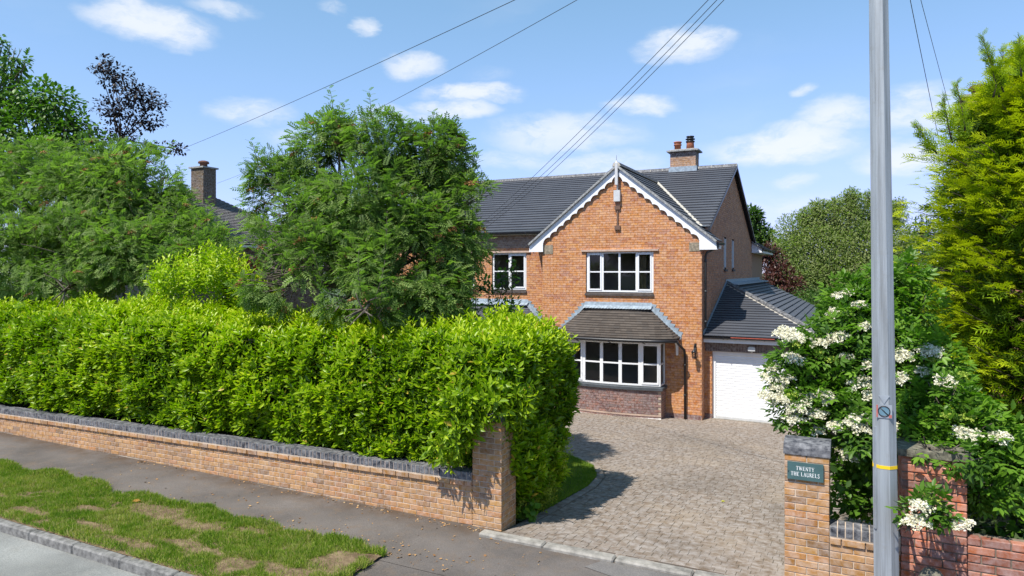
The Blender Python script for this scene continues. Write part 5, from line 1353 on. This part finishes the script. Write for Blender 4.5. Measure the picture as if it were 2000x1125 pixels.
# --- laurel hedge
hedge = thing('laurel_hedge', 'big clipped cherry laurel hedge rising behind the low buff wall', 'hedge', (-10, 9.3, 0))
HXR = -4.02
def hedge_top(x): return 2.62 + .10 * math.sin(x * .9) + .07 * math.sin(x * 2.3 + 1)
def hedge_surface(n):
    P, N = [], []
    XL = -19.0
    a_f = (HXR - XL) * 2.1; a_t = (HXR - XL) * 2.2; a_e = 2.2 * 2.4
    w = np.array([a_f, a_t, a_e * 1.3]); w /= w.sum(); k = rng.choice(3, n, p=w)
    u, v = rng.random(n), rng.random(n)
    x = np.where(k == 2, HXR, XL + (HXR - XL) * u)
    top = 2.44 - .10 * np.clip((x + 9.5) / 4.5, 0, 1) + .07 * np.sin(x * .9) + .05 * np.sin(x * 2.3 + 1)
    y = np.where(k == 0, 8.12, np.where(k == 1, 8.25 + 2.35 * v, 8.35 + 2.2 * u))
    z = np.where(k == 0, .62 + (top - .62) * v, np.where(k == 1, top, .12 + (top - .1) * v))
    # end face leans in towards its foot at the back
    z2 = np.clip((1.3 - z) / 1.3, 0, 1)
    y = np.where(k == 2, 8.5 + (2.15 - .95 * z2) * u, y)
    x = np.where(k == 2, HXR - .10 * z2 - .18 * (u - .45) ** 2 * 2, x)
    nx = np.where(k == 2, 1.0, 0.0); ny = np.where(k == 0, -1.0, 0.0); nz_ = np.where(k == 1, 1.0, 0.0)
    N = np.stack([nx, ny, nz_], 1); P = np.stack([x, y, z], 1)
    # soften the edges
    d_t = np.clip(1 - (top - z) / .45, 0, 1); d_f = np.clip(1 - (y - 8.12) / .45, 0, 1); d_e = np.clip(1 - (HXR - x) / .45, 0, 1); d_b = np.clip(1 - (10.6 - y) / .4, 0, 1)
    P[:, 2] -= np.where(k == 1, (d_f ** 2 + d_e ** 2) * .22, 0); P[:, 1] += np.where(k == 0, (d_t ** 2 + d_e ** 2) * .2, 0); P[:, 0] -= np.where(k == 2, (d_t ** 2 + d_f ** 2 + d_b ** 2) * .16, 0)
    N += np.stack([d_e * .7 * (k != 2), -d_f * .7 * (k != 0), d_t * .7 * (k != 1)], 1)
    b_ = (vnoise(P * 1.5, 1) - .5) * .32 + (vnoise(P * 4.0, 2) - .5) * .24
    low = np.where(k == 0, np.clip((1.15 - z) / .5, 0, 1), 0)
    P += nrm(N) * b_[:, None]; P[:, 1] += low * .16
    return P, nrm(N), k, b_
def shoots(P, N, per, size, upw=.75, out=.6, spread=50, tint0=None, tmpl=TL, sp=.022, jitter=.35):
    n = len(P); S = nrm(N * out + np.array((0, 0, upw)) + rng.normal(size=(n, 3)) * jitter)
    ref = rand_unit(n); A = nrm(np.cross(S, ref)); B = np.cross(S, A); res = []
    for i in range(per):
        ang = i * 2.4 + rng.random(n) * .6; th = np.radians(spread + 22 * (1 - i / per) - 18 * (i / per) + rng.normal(size=n) * 10)
        rad = A * np.cos(ang)[:, None] + B * np.sin(ang)[:, None]
        d = S * np.cos(th)[:, None] + rad * np.sin(th)[:, None]
        pos = P + S * (sp * i)
        sz = size * (.75 + .5 * rng.random(n)) * (1 - .25 * i / per)
        t = np.clip(tint0 + .30 * (i / per - .5) + rng.normal(size=n) * .09, 0, 1)
        res.append(leaves(pos, d, S + rng.normal(size=(n, 3)) * .25, sz, t, tmpl))
    return cat(res)
P, N, k, b_ = hedge_surface(11500)
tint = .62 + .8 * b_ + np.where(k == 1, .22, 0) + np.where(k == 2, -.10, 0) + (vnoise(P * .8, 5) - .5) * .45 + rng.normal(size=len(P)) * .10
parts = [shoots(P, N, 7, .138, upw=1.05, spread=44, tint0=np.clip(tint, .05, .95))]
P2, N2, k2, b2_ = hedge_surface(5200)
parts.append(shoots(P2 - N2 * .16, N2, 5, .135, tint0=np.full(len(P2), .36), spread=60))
# taller young shoots standing above the back of the hedge
ov = [L_(905, 800, 42, 8.95), L_(950, 790, 40, 9.0), L_(1000, 800, 36, 9.25), L_(890, 850, 34, 8.95), L_(985, 760, 45, 9.2), L_(860, 880, 28, 9.2)]
q, d, r_ = sphere_pts(ov, 330, .4); parts.append(shoots(q, d, 7, .14, upw=.1, tint0=np.full(len(q), .55) + rng.normal(size=len(q)) * .1))
lob = [(at(415, 545, 13.2), (.62, .5, .45)), (at(350, 560, 13.5), (.5, .5, .35)), (at(470, 575, 13), (.5, .4, .35))]
q, d, r_ = sphere_pts(lob, 420, .5); parts.append(shoots(q, d, 8, .12, upw=1.6, tint0=np.full(len(q), .82), sp=.045))
tops = hedge_surface(2600); sel = tops[2] == 1
parts.append(shoots(tops[0][sel] + np.array((0, 0, .05)), tops[1][sel], 8, .115, upw=1.4, out=.2, tint0=np.full(sel.sum(), .85), sp=.035))
V, F, T = cat(parts); T = T * .80; bad = rng.random(len(T) // 6) < .008; T = np.where(np.repeat(bad, 6), 1.0, T)
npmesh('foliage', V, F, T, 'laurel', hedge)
mb = MB(); mb.box(-19, HXR - .42, 8.52, 10.2, -.2, 1.95); mb.build('dark_filler', 'core', hedge)  # dark box added to block see-through; its colour stands in for inner shade
mb = MB()
for x in np.arange(-18, -4.4, .45): limb(mb, (x, 8.75, -.1), (x + random.uniform(-.3, .3), 8.45 + random.uniform(0, .3), 1.4), .025, .012)
mb.build('stems', 'twig', hedge)

# --- generic tree
def tree(name, label, catg, base, lobes, n, size, tmpl, leafm, trunk=True, r0=.09, tmid=.5, twigs=True, shell=.5, droop=-.1, shoot_top=0, group=None, barkm='bark', tvar=.22, gap=.36, fork=None):
    base = Vector(base); t = thing(name, label, catg, base, group)
    q, d, rr_ = sphere_pts(lobes, n, shell)
    keep = vnoise(q / (size * 5.5), 3) + .25 * vnoise(q / (size * 2.2), 4) > gap; q, d, rr_ = q[keep], d[keep], rr_[keep]
    n = len(q); dr = nrm(d * .9 + rng.normal(size=(n, 3)) * .55 + np.array((0, 0, droop)))
    ups = nrm(np.array((0, 0, 1.0)) + d * .5 + rng.normal(size=(n, 3)) * .35)
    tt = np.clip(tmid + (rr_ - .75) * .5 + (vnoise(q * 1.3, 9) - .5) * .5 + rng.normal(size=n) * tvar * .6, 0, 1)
    parts = [leaves(q, dr, ups, size * (.7 + .6 * rng.random(n)), tt, tmpl)]
    mb = MB(); tops = []
    fork = Vector(fork) if fork is not None else base.lerp(Vector(np.mean([tuple(l[0]) for l in lobes], axis=0)), .45)
    if trunk:
        limb(mb, base, fork, r0, r0 * .75, .05, 5, 8)
        for c, r in lobes:
            c = Vector(c); limb(mb, fork + Vector((random.uniform(-.1, .1), random.uniform(-.1, .1), random.uniform(-.3, .1))), c, r0 * .5, r0 * .16, .12)
            if twigs:
                for _ in range(9):
                    e = c + Vector(np.array(rand_unit(1)[0]) * np.array(r) * .92); e.z = max(e.z, c.z - r[2] * .5); limb(mb, c.lerp(fork, random.random() * .3), e, r0 * .17, r0 * .05, .1, 4, 5)
    if shoot_top:
        for _ in range(shoot_top):
            c, r = lobes[rng.integers(len(lobes))]; dd = rand_unit(1)[0]; dd[2] = abs(dd[2]) + .35; dd /= np.linalg.norm(dd)
            a = np.array(c) + dd * np.array(r) * .85; L = .2 + .32 * random.random(); b2 = a + (dd * .5 + np.array((0, 0, .8))) * L
            if trunk: limb(mb, a, b2, r0 * .07, r0 * .03, .08, 3, 4)
            m_ = 14; f = np.linspace(.05, 1, m_)[:, None]; pp = a + (b2 - a) * f; az = np.arange(m_) * 2.4
            dd2 = np.stack([np.cos(az), np.sin(az), np.full(m_, .9)], 1); parts.append(leaves(pp, dd2, np.tile((0, 0, 1.0), (m_, 1)), size * (.9 - .3 * f[:, 0]), np.full(m_, tmid), tmpl))
    V, F, T = cat(parts); npmesh('crown', V, F, T, leafm, t)
    if mb.v: mb.build('trunk', barkm, t)
    return t, q, d, rr_
def L(u, v, rpx, t, rz=1.0, ry=1.0):
    r = rpx * t / FPX; return (at(u, v, t), (r, r * ry, r * rz))
def flower_heads(t, pts, rad, cnt, size, mat, name, dome=.25, tlo=0., thi=1.):
    parts = []
    for p, nv in pts:
        nv = np.array(nv) / np.linalg.norm(nv); ref = np.array((1, 0, 0)); a = np.cross(nv, ref); a /= np.linalg.norm(a); b2 = np.cross(nv, a)
        R = rad * (.75 + .5 * random.random()); k = int(cnt * (R / rad) ** 2); rr = np.sqrt(rng.random(k)) * R; an = rng.random(k) * 2 * math.pi
        clump = .8 + .2 * np.cos(an * 5 + random.random() * 6); rr = rr * clump
        q = np.array(p) + a * (rr * np.cos(an))[:, None] + b2 * (rr * np.sin(an))[:, None] + nv * ((-dome * rr ** 2 / R) + rng.normal(size=k) * R * .05)[:, None]
        dd = nrm(rand_unit(k) + nv * .15); parts.append(leaves(q, dd, np.tile(nv, (k, 1)) + rng.normal(size=(k, 3)) * .5, size * (.7 + .6 * rng.random(k)), tlo + (thi - tlo) * rng.random(k), TKW))
    V, F, T = cat(parts); return npmesh(name, V, F, T, mat, t)
TKW = T_kite(.95)

# --- two rowans
R2 = [L(560, 395, 82, 13.0), L(530, 340, 45, 13.0), L(640, 300, 72, 12.8), L(655, 255, 34, 12.8), L(745, 290, 72, 12.4), L(850, 320, 76, 12.6), L(862, 275, 40, 12.6), L(905, 400, 66, 12.4), L(600, 450, 95, 12.2), L(720, 410, 110, 12.0), L(810, 480, 110, 12.0), L(885, 480, 72, 12.2), L(640, 520, 85, 11.4), L(740, 540, 90, 11.2), L(840, 570, 80, 11.4), L(560, 500, 60, 11.6), L(710, 610, 45, 10.0), L(690, 450, 90, 13.8), L(830, 400, 90, 14.0), L(660, 590, 48, 11.0), L(790, 590, 50, 11.2), L(740, 620, 34, 10.4), L(610, 560, 50, 11.4), L(540, 470, 60, 12.5), L(520, 520, 52, 12.2), L(570, 560, 56, 11.6), L(505, 560, 38, 11.7), L(880, 600, 40, 11.6)]
b = at(735, 600, 12.6)
rt2, q, d, rr_ = tree('rowan_tree', 'rowan tree with brown flower heads standing in front of the house', 'tree', (b.x, b.y, -.4), R2, 34000, .162, TP, 'rowan', r0=.11, tmid=.52, shell=.40, shoot_top=60, gap=.50, group='rowan trees behind the hedge', fork=at(735, 560, 12.6))
def corymbs(t, q, d, rr_, n, rad=.12):
    i = np.where((rr_ > .8) & (d[:, 1] < .4))[0]; i = rng.choice(i, n, replace=False)
    flower_heads(t, [(q[j] + d[j] * .04, d[j] * .5 + np.array((0, -.2, .8))) for j in i], rad, 70, .032, 'rowan_fl', 'flower_heads', .3)
corymbs(rt2, q, d, rr_, 120)
R1 = [L(60, 420, 105, 18), L(160, 400, 100, 17.6), L(250, 380, 88, 17.4), L(310, 420, 75, 17), L(350, 470, 66, 16.6), L(90, 330, 60, 18.4), L(200, 330, 62, 18), L(285, 325, 42, 17.6), L(320, 380, 40, 17.2), L(40, 510, 95, 16.6), L(150, 500, 100, 16.2), L(260, 500, 85, 16), L(340, 530, 60, 15.4), L(400, 500, 45, 15.6), L(120, 570, 60, 15), L(-60, 450, 110, 18), L(-40, 350, 80, 18.6), L(400, 455, 35, 16.4), L(430, 480, 34, 16), L(445, 520, 40, 15.4)]
b = at(190, 560, 17.4)
rt1, q, d, rr_ = tree('rowan_tree', 'broad rowan tree at the left edge below the purple-leaved tree', 'tree', (b.x, b.y, -.4), R1, 31000, .182, TP, 'rowan', r0=.12, tmid=.60, shell=.40, shoot_top=60, gap=.48, group='rowan trees behind the hedge', fork=at(190, 540, 17.2))
corymbs(rt1, q, d, rr_, 130)
# --- tall trees at the top left
b = at(40, 560, 24)
tree('cherry_tree', 'tall light green broadleaf tree at the top left corner', 'tree', (b.x, b.y, -1), [L(20, 120, 36, 24), L(0, 190, 62, 24), L(70, 190, 46, 23.6), L(110, 215, 50, 23.4), L(60, 270, 75, 23.6), L(150, 260, 42, 23.2), L(10, 330, 90, 24), L(-60, 200, 90, 24.5), L(-20, 100, 40, 24.5), L(110, 310, 60, 23)], 11500, .17, TB, 'cherry', r0=.16, tmid=.5, shell=.4, droop=-.5, shoot_top=20)
b = at(250, 560, 27)
tree('copper_beech', 'sparse purple-leaved tree standing against the sky at top left', 'tree', (b.x, b.y, -1), [L(225, 150, 36, 27, .8), L(205, 115, 16, 27, .5), L(195, 135, 24, 27, .4), L(265, 185, 42, 26.6, .7), L(300, 200, 30, 26.8, .8), L(225, 215, 46, 26.6, .6), L(285, 235, 36, 26.8, .6), L(340, 290, 26, 26.6, .5), L(300, 290, 30, 26.6, .4), L(170, 270, 55, 26, .6), L(240, 265, 34, 26.4, .6)], 3300, .125, TB, 'copper', r0=.055, tmid=.35, shell=.1, droop=-.1, barkm='twig', fork=at(235, 275, 26.8))
# --- small tree by the left window and red shrub behind hedge
b = at(935, 600, 14)
tree('young_tree', 'small round-leaved tree sprawling before the left first-floor window', 'tree', (b.x, b.y, -.6), [L(985, 548, 26, 14), L(1000, 520, 12, 14), L(955, 575, 26, 14), L(1000, 600, 22, 13.8), L(930, 560, 30, 14.2), L(915, 610, 40, 13.6), L(975, 610, 28, 13.4)], 1150, .085, TB, 'elder', r0=.04, tmid=.55, shell=.15)
b = at(500, 560, 14)
tree('purple_shrub', 'dark red-leaved shrub showing between the rowans above the hedge', 'shrub', (b.x, b.y, -.4), [L(500, 545, 42, 13.8), L(470, 560, 34, 13.6), L(520, 580, 30, 13.4)], 1500, .09, TB, 'copper_red', r0=.03, tmid=.6)
# --- golden shrub and big weed beside the left pillar
def grow(name, label, catg, base, lobes, n, size, tmpl, mat, tmid, per=6, upw=.5, spread=55, sp=.02, tvar=.12):
    t = thing(name, label, catg, base); q, d, r_ = sphere_pts(lobes, n, .5)
    g = q[:, 2] > drive_z(base[1]) - .02; q, d, r_ = q[g], d[g], r_[g]
    V, F, T = shoots(q, d, per, size, upw=upw, spread=spread, tint0=np.clip(tmid + (r_ - .7) * .5 + rng.normal(size=len(q)) * tvar, 0, 1), tmpl=tmpl, sp=sp); npmesh('leaves', V, F, T, mat, t)
    mb = MB()
    for c, r in lobes: limb(mb, base, c, .014, .006)
    mb.build('stems', 'twig', t); return t
grow('golden_shrub', 'low yellow-green shrub beside the hedge end and lawn', 'shrub', (-4.2, 9.1, -.1), [((-4.18, 9.2, .18), (.24, .42, .36)), ((-4.16, 9.55, .35), (.22, .42, .42)), ((-4.22, 8.95, .42), (.20, .3, .38)), ((-4.12, 9.85, .65), (.2, .35, .35)), ((-4.2, 8.72, .10), (.15, .16, .2))], 620, .055, TL, 'euon', .5, per=7)
grow('broad_weed', 'broad round-leaved weed at the foot of the left pillar', 'plant', (-4.0, 8.62, -.06), [((-4.02, 8.62, .10), (.10, .12, .14)), ((-3.96, 8.72, .04), (.10, .10, .08))], 12, .12, T_leaf(.85, .05, .2), 'elder', .6, per=3, upw=.4)
# --- elder with white umbels
EL = [L(1600, 720, 62, 8.5), L(1560, 760, 44, 8.3), L(1545, 700, 32, 8.4), L(1680, 640, 80, 8.6), L(1640, 690, 80, 8.5), L(1720, 575, 58, 8.8), L(1660, 590, 45, 8.8), L(1630, 790, 66, 8.2), L(1590, 815, 46, 8.1), L(1700, 760, 85, 8.2), L(1780, 610, 55, 8.7), L(1780, 710, 75, 8.2), L(1830, 720, 50, 8.1), L(1850, 800, 66, 7.5), L(1760, 830, 65, 7.6), L(1900, 860, 66, 7.2), L(1925, 830, 40, 7.6), L(1960, 920, 60, 7.0), L(1985, 890, 45, 7.2), L(1830, 850, 40, 7.2), L(1700, 850, 55, 7.7), L(1660, 900, 50, 8.2), L(1690, 960, 45, 8.2), L(1765, 540, 40, 8.9), L(1930, 960, 40, 6.8), L(1815, 872, 22, 6.8), L(1862, 878, 32, 6.7), L(1895, 900, 26, 6.6), L(1520, 740, 22, 8.3), L(1535, 800, 26, 8.1)]
SPR = [L(1800, 1005, 30, 6.35), L(1830, 985, 26, 6.35), L(1775, 1035, 24, 6.3), L(1850, 1010, 16, 6.35)]
el, q, d, rr_ = tree('elder_bush', 'white-flowering elder bush spilling over the right-hand gate pillar and pole', 'bush', (.9, 9.1, -.15), EL + SPR, 8200, .165, TE, 'elder', r0=.06, tmid=.5, shell=.4, droop=-.1, twigs=True, fork=(.8, 9.0, 1.2))
umb = [(1645, 570), (1678, 592), (1635, 607), (1688, 635), (1634, 655), (1602, 665), (1558, 655), (1534, 647), (1655, 695), (1552, 697), (1508, 715), (1531, 735), (1500, 735), (1518, 752), (1495, 770), (1577, 775), (1612, 772), (1556, 790), (1595, 805), (1522, 775), (1635, 828), (1672, 815), (1680, 828), (1597, 838), (1550, 812), (1678, 742), (1704, 770), (1708, 708), (1758, 735), (1816, 682), (1846, 740), (1732, 822), (1800, 722), (1898, 848), (1878, 842), (1950, 850), (1660, 885), (1800, 985), (1790, 1015), (1878, 1020), (1762, 690)]
pts = []; P_all = q
cam_p = np.array((0, 0, CAM_H))
for (u, v) in umb:
    dirc = np.array(at(u, v, 1.0)) - cam_p; dirn = dirc / np.linalg.norm(dirc)
    rel = P_all - cam_p; proj = rel @ dirn; perp = np.linalg.norm(rel - proj[:, None] * dirn, axis=1); near_ = perp < .13
    t_ = np.percentile(proj[near_], 4) if near_.sum() > 3 else 8.0 * np.linalg.norm(dirc)
    p = cam_p + dirn * (t_ - .03); pts.append((p, (random.uniform(-.25, .25), -.45 + random.uniform(-.2, .2), 1.0)))
flower_heads(el, pts, .135, 460, .023, 'elder_fl', 'flower_umbels', .25, .25, 1.)
gb = [(1600, 685), (1622, 700), (1545, 770), (1735, 735), (1820, 700), (1880, 730), (1850, 810), (1890, 812), (1560, 670), (1830, 975), (1640, 875)]
pts = []
for (u, v) in gb:
    dirc = np.array(at(u, v, 1.0)) - cam_p; dirn = dirc / np.linalg.norm(dirc); rel = P_all - cam_p; proj = rel @ dirn; perp = np.linalg.norm(rel - proj[:, None] * dirn, axis=1); near_ = perp < .13
    t_ = np.percentile(proj[near_], 4) if near_.sum() > 3 else 8.0
    pts.append((cam_p + dirn * (t_ - .03), (0, -.4, 1)))
flower_heads(el, pts, .075, 150, .018, 'elder_bud', 'green_buds', .25)
# dark ivy-like undergrowth behind the low right walls
tree('undergrowth', 'dark leafy undergrowth filling the gap behind the low right wall', 'shrub', (.3, 8.9, -.1), [((.1, 8.75, .7), (.5, .35, .6)), ((.6, 9.0, 1.2), (.6, .4, .5)), ((1.6, 8.6, .8), (.7, .35, .5)), ((2.4, 8.5, .9), (.7, .35, .5)), ((1.6, 8.8, 1.5), (.8, .4, .5)), ((2.6, 8.8, 1.5), (.8, .4, .5))], 3800, .10, TB, 'elder', r0=.03, tmid=.28, shell=.4)

# --- golden conifer
con = thing('golden_conifer', 'tall golden-green feathery conifer at the right edge', 'tree', (*at(2065, 700, 10.8).xy, -.3))
cb = Vector(con.location); CH = 7.6
def crad(z):
    f = (z + .3) / CH; return max(.06, 2.15 * (1 - f ** 3.6) ** .75)
bo = []; mbw = MB(); mbw.tube([cb, cb + Vector((0, 0, 4)), cb + Vector((0, 0, 7.0))], [.16, .09, .02], 8)
tips = []
for k in range(820):
    z = .1 + (CH - .7) * rng.random() ** .9; az = rng.random() * 2 * math.pi; R = crad(z) * (.72 + .38 * rng.random() ** .7 )
    if math.sin(az) > .55 and rng.random() < .6: continue     # far side carries fewer boughs
    out = Vector((math.cos(az), math.sin(az), 0)); rise = .25 + .45 * (z / CH) + random.uniform(-.15, .15)
    a = cb + Vector((0, 0, z)); n_ = 7; m_ = 9
    for j in range(m_):
        f = .30 + .70 * j / (m_ - 1); p = a + out * (R * f) + Vector((0, 0, R * rise * f * (1 - .25 * f)))
        bo.append((p, out, f, R))
    limb(mbw, a, a + out * R * .9 + Vector((0, 0, R * rise * .8)), .018, .005, .03, 3, 4)
BP = np.array([tuple(b_[0]) for b_ in bo]); BO = np.array([tuple(b_[1]) for b_ in bo]); BF = np.array([b_[2] for b_ in bo])
parts = []
for rep in range(3):
    n = len(BP); side = np.cross(BO, (0, 0, 1)); sgn_ = rng.choice([-1, 1], n)[:, None]
    dd = nrm(BO * 1.0 + side * sgn_ * rng.random((n, 1)) * .95 + np.array((0, 0, .35)) + rng.normal(size=(n, 3)) * .22)
    up = nrm(np.array((0, 0, 1.0)) + BO * -.25 + rng.normal(size=(n, 3)) * .45)
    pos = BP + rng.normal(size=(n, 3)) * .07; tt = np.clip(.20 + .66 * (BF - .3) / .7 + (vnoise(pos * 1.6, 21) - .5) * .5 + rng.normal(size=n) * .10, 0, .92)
    parts.append(leaves(pos, dd, up, (.17 + .14 * rng.random(n)) * (1.1 - .2 * BF), tt, TS))
n = 5200; zz_ = .2 + 6.0 * rng.random(n); az = rng.random(n) * 2 * math.pi; rr_ = np.array([crad(v) for v in zz_]) * (.35 + .45 * rng.random(n)); od = np.stack([np.cos(az), np.sin(az), 0 * az], 1)
pos = np.array(tuple(cb)) + od * rr_[:, None] + np.stack([0 * az, 0 * az, zz_ + rr_ * .35], 1)
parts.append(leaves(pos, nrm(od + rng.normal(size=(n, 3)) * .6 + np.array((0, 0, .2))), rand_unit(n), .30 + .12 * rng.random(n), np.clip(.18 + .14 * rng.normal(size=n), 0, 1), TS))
# leader shoots against the sky
for (u0, v0, u1, v1) in ((1952, 150, 1918, 70), (1960, 140, 1925, 95), (1860, 240, 1842, 190), (1830, 260, 1790, 245), (1995, 110, 1990, 78), (1940, 150, 1960, 100), (1885, 215, 1868, 165)):
    a, b2 = np.array(at(u0, v0 + 40, 9.9)), np.array(at(u1, v1, 9.9)); m_ = 16; f = np.linspace(0, 1, m_)[:, None]; p = a + (b2 - a) * f
    limb(mbw, a, b2, .014, .004, .03, 4, 4); ax = nrm((b2 - a)[None, :])
    for rep in range(2): parts.append(leaves(p, nrm(ax + rng.normal(size=(m_, 3)) * .55), rand_unit(m_), .24 - .12 * f[:, 0], np.full(m_, .38) + .1 * rng.random(m_), TS))
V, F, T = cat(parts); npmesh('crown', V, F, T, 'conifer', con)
mbw.build('trunk', 'twig', con)

# --- background trees on the right
def far_tree(name, label, u, v0, lobes, n, size, mat, tmid=.5, t=45, tmpl=TK, droop=-.4, group='trees beyond the gardens', shell=.3):
    b = at(u, 600, t); return tree(name, label, 'tree', (b.x, b.y, -1.1), lobes, n, size, tmpl, mat, r0=.2, tmid=tmid, shell=shell, droop=droop, group=group, gap=.22)
far_tree('willow_tree', 'large grey-green willow behind the house and grey pole', 1640, 0, [L(1640, 440, 52, 46), L(1600, 430, 40, 46), L(1560, 460, 50, 46), L(1660, 400, 30, 46), L(1700, 430, 55, 47), L(1745, 420, 28, 47), L(1600, 500, 66, 45), L(1680, 500, 70, 45), L(1540, 500, 42, 45), L(1560, 550, 55, 44), L(1640, 560, 70, 44), L(1720, 560, 60, 44), L(1740, 480, 50, 46), L(1665, 380, 16, 46), L(1598, 405, 18, 46), L(1755, 400, 15, 47), L(1575, 425, 20, 46), L(1628, 400, 16, 46), L(1700, 385, 16, 47)], 80000, .19, 'willow', .62, shell=.15)
far_tree('garden_tree', 'dark green tree just right of the house chimney gable', 1470, 0, [L(1465, 430, 26, 50), L(1485, 455, 24, 50), L(1455, 470, 30, 50), L(1500, 480, 30, 50), L(1470, 420, 16, 50)], 4200, .34, 'farleaf', .5, 50)
far_tree('purple_plum_tree', 'dark purple-leaved tree behind the garage roof', 1520, 0, [L(1510, 510, 28, 40), L(1500, 490, 18, 40), L(1525, 545, 34, 39), L(1550, 565, 26, 38), L(1500, 560, 26, 39)], 4200, .22, 'copper_red', .45, 40)
far_tree('garden_tree', 'distant tree between the grey pole and golden conifer', 1790, 0, [L(1800, 450, 30, 60), L(1775, 470, 22, 60), L(1820, 470, 36, 60), L(1790, 500, 40, 58), L(1760, 520, 34, 58)], 3600, .36, 'farleaf', .35, 60)
far_tree('garden_tree', 'green tree mass behind the left neighbouring roof', 560, 0, [L(470, 540, 60, 40), L(560, 520, 60, 42), L(620, 540, 60, 42)], 4000, .3, 'farleaf', .4, 42)
far_tree('garden_tree', 'green shrubs filling the garden beyond the garage', 1620, 0, [L(1580, 600, 40, 34), L(1620, 610, 50, 33), L(1680, 620, 60, 33), L(1760, 600, 70, 34), L(1560, 590, 24, 36)], 6000, .2, 'farleaf', .55, 34)

# --- planting that closes the right-hand side of the garden
hl = [((.95 + .1 * math.sin(y_), y_, -.75 + 1.1), (.45, .6, .95)) for y_ in np.arange(11.5, 20.5, .8)]
tree('garden_hedge', 'mixed green hedge along the drive behind the elder', 'hedge', (.95, 16, -.8), hl, 7000, .085, TB, 'farleaf', r0=.03, tmid=.5, shell=.5, gap=.2)
for nm_, lb_, bx_, by_, hh_ in (('garden_tree', 'rounded tree at the end of the garden behind the right-hand hedge', 5.0, 47.0, 6.5), ('garden_tree', 'tall tree behind the red brick neighbouring house', 14.0, 50.0, 8.5), ('garden_tree', 'broad tree at the far right beyond the conifer', 24.0, 46.0, 7.5)):
    lo_ = [((bx_ + random.uniform(-2.2, 2.2), by_ + random.uniform(-1.5, 1.5), -1 + hh_ * random.uniform(.3, .85)), (1.9, 1.7, 1.7)) for _ in range(9)]
    tree(nm_, lb_, 'tree', (bx_, by_, -1.1), lo_, 5200, .34, TK, 'farleaf', r0=.2, tmid=.5, shell=.3, droop=-.3, group='trees beyond the gardens', gap=.25)
# --- grass
TG = (np.array([(-.5, 0, 0), (.5, 0, 0), (.25, .6, -.06), (.0, 1, -.22)]) * np.array((.09, 1, 1)), np.array([(0, 1, 2, 3)]))
def grass(name, label, P, h, tint, catg='grass'):
    n = len(P); d = nrm(np.array((0, 0, 1.0)) + rng.normal(size=(n, 3)) * .42); up = rand_unit(n)
    V, F, T = leaves(P, d, up, h, tint, TG); return tag(npmesh(name, V, F, T, 'grass'), label, catg)
n = 170000; x = VX0 + (VX1 + .0 - VX0) * (1 - rng.random(n) ** 1.0); x = -13.6 + (VX1 + .03 + 13.6) * rng.random(n); ye = 6.72 + .06 * np.sin(x * 2.1) + .05 * np.sin(x * 5.3 + 1); y = 5.27 + (ye - 5.27) * rng.random(n)
pp = np.stack([x, y, 0 * x], 1); bq = bare(x, y) + (vnoise(pp * 7, 31) - .5) * .9; clump = vnoise(pp * 3.2, 33); fine = vnoise(pp * 11, 34)
endq = np.clip((x + 5.6) / .6, 0, 1)
keep = (rng.random(n) < np.clip(1.05 - 1.6 * np.clip(bq, 0, 1), .10, 1)) & (fine + .6 * clump > .30 + .5 * endq) & ((y > 5.42) | (rng.random(n) < .45))
x, y, bq, clump, fine = x[keep], y[keep], bq[keep], clump[keep], fine[keep]
z = .0077 * np.maximum(0, -4.1 - x) + .012
hh = .034 + .045 * clump + .03 * rng.random(len(x)) + .03 * np.clip((y - 6.45) / .25, 0, 1); hh *= np.where(bq > .1, .75, 1)
tt = np.clip(.22 + .45 * clump + .25 * (fine - .5) + rng.normal(size=len(x)) * .10 + np.where(bq > -.2, .45 * rng.random(len(x)), 0) + (rng.random(len(x)) < .10) * .5, 0, 1)
grass('verge_grass', 'patchy green grass verge between kerb and pavement', np.stack([x, y, z], 1), hh, tt)['kind'] = 'stuff'
n = 60000; y = 8.6 + 5.6 * rng.random(n); lr = np.array([lawn_right(v) for v in y]); x = lr - .02 - 2.6 * rng.random(n) ** 1.3
z = -(y - GATE_Y) / (HOUSE_Y - GATE_Y)
grass('lawn_grass', 'short green lawn grass beside the drive', np.stack([x, y, z], 1), .035 + .03 * rng.random(n), np.clip(.35 + .3 * vnoise(np.stack([x, y, z], 1) * 3, 8) + rng.normal(size=n) * .1, 0, 1))['kind'] = 'stuff'

# --- small litter
n = 420; x = -12 + 9 * rng.random(n); y = 6.75 + 1.2 * rng.random(n) ** .8; w_ = rng.random(n) < .55
x = np.where(w_, -5.6 + 1.8 * rng.normal(size=n) * .6, x); y = np.where(w_, 6.6 + .5 * rng.random(n), y); y = np.where(rng.random(n) < .35, 7.93 - np.abs(rng.normal(size=n)) * .07, y)
z = .0077 * np.maximum(0, -4.1 - x) + .006
V, F, T = leaves(np.stack([x, y, z], 1), nrm(rng.normal(size=(n, 3)) * np.array((1, 1, .12))), np.tile((0, 0, 1.0), (n, 1)) + rng.normal(size=(n, 3)) * .3, .018 + .03 * rng.random(n), rng.random(n), TB)
tag(npmesh('leaf_litter', V, F, T, 'litter'), 'dry brown leaf litter scattered over the pavement', 'leaf litter')
def one_leaf(name, label, p, size, mat, t):
    V, F, T = leaves(np.array([tuple(p)]), np.array([(1, .4, .15)]), np.array([(0, -.2, 1.0)]), np.array([size]), np.array([t]), TB); me = npmesh(name, V, F, T, mat, None, None); tag(me, label, 'leaf')
p = at(258, 985, 9.9); one_leaf('fallen_leaf', 'single orange fallen leaf on the bare verge', (p.x, p.y, street_z(p.x) + .05), .13, 'litter', 1.0)
yb = 10.7; p = at(1408, 952, 10.9); one_leaf('fallen_leaf', 'single yellow leaf lying on the driveway', (p.x, p.y, drive_z(p.y) + .012), .07, 'euon', 1.0)
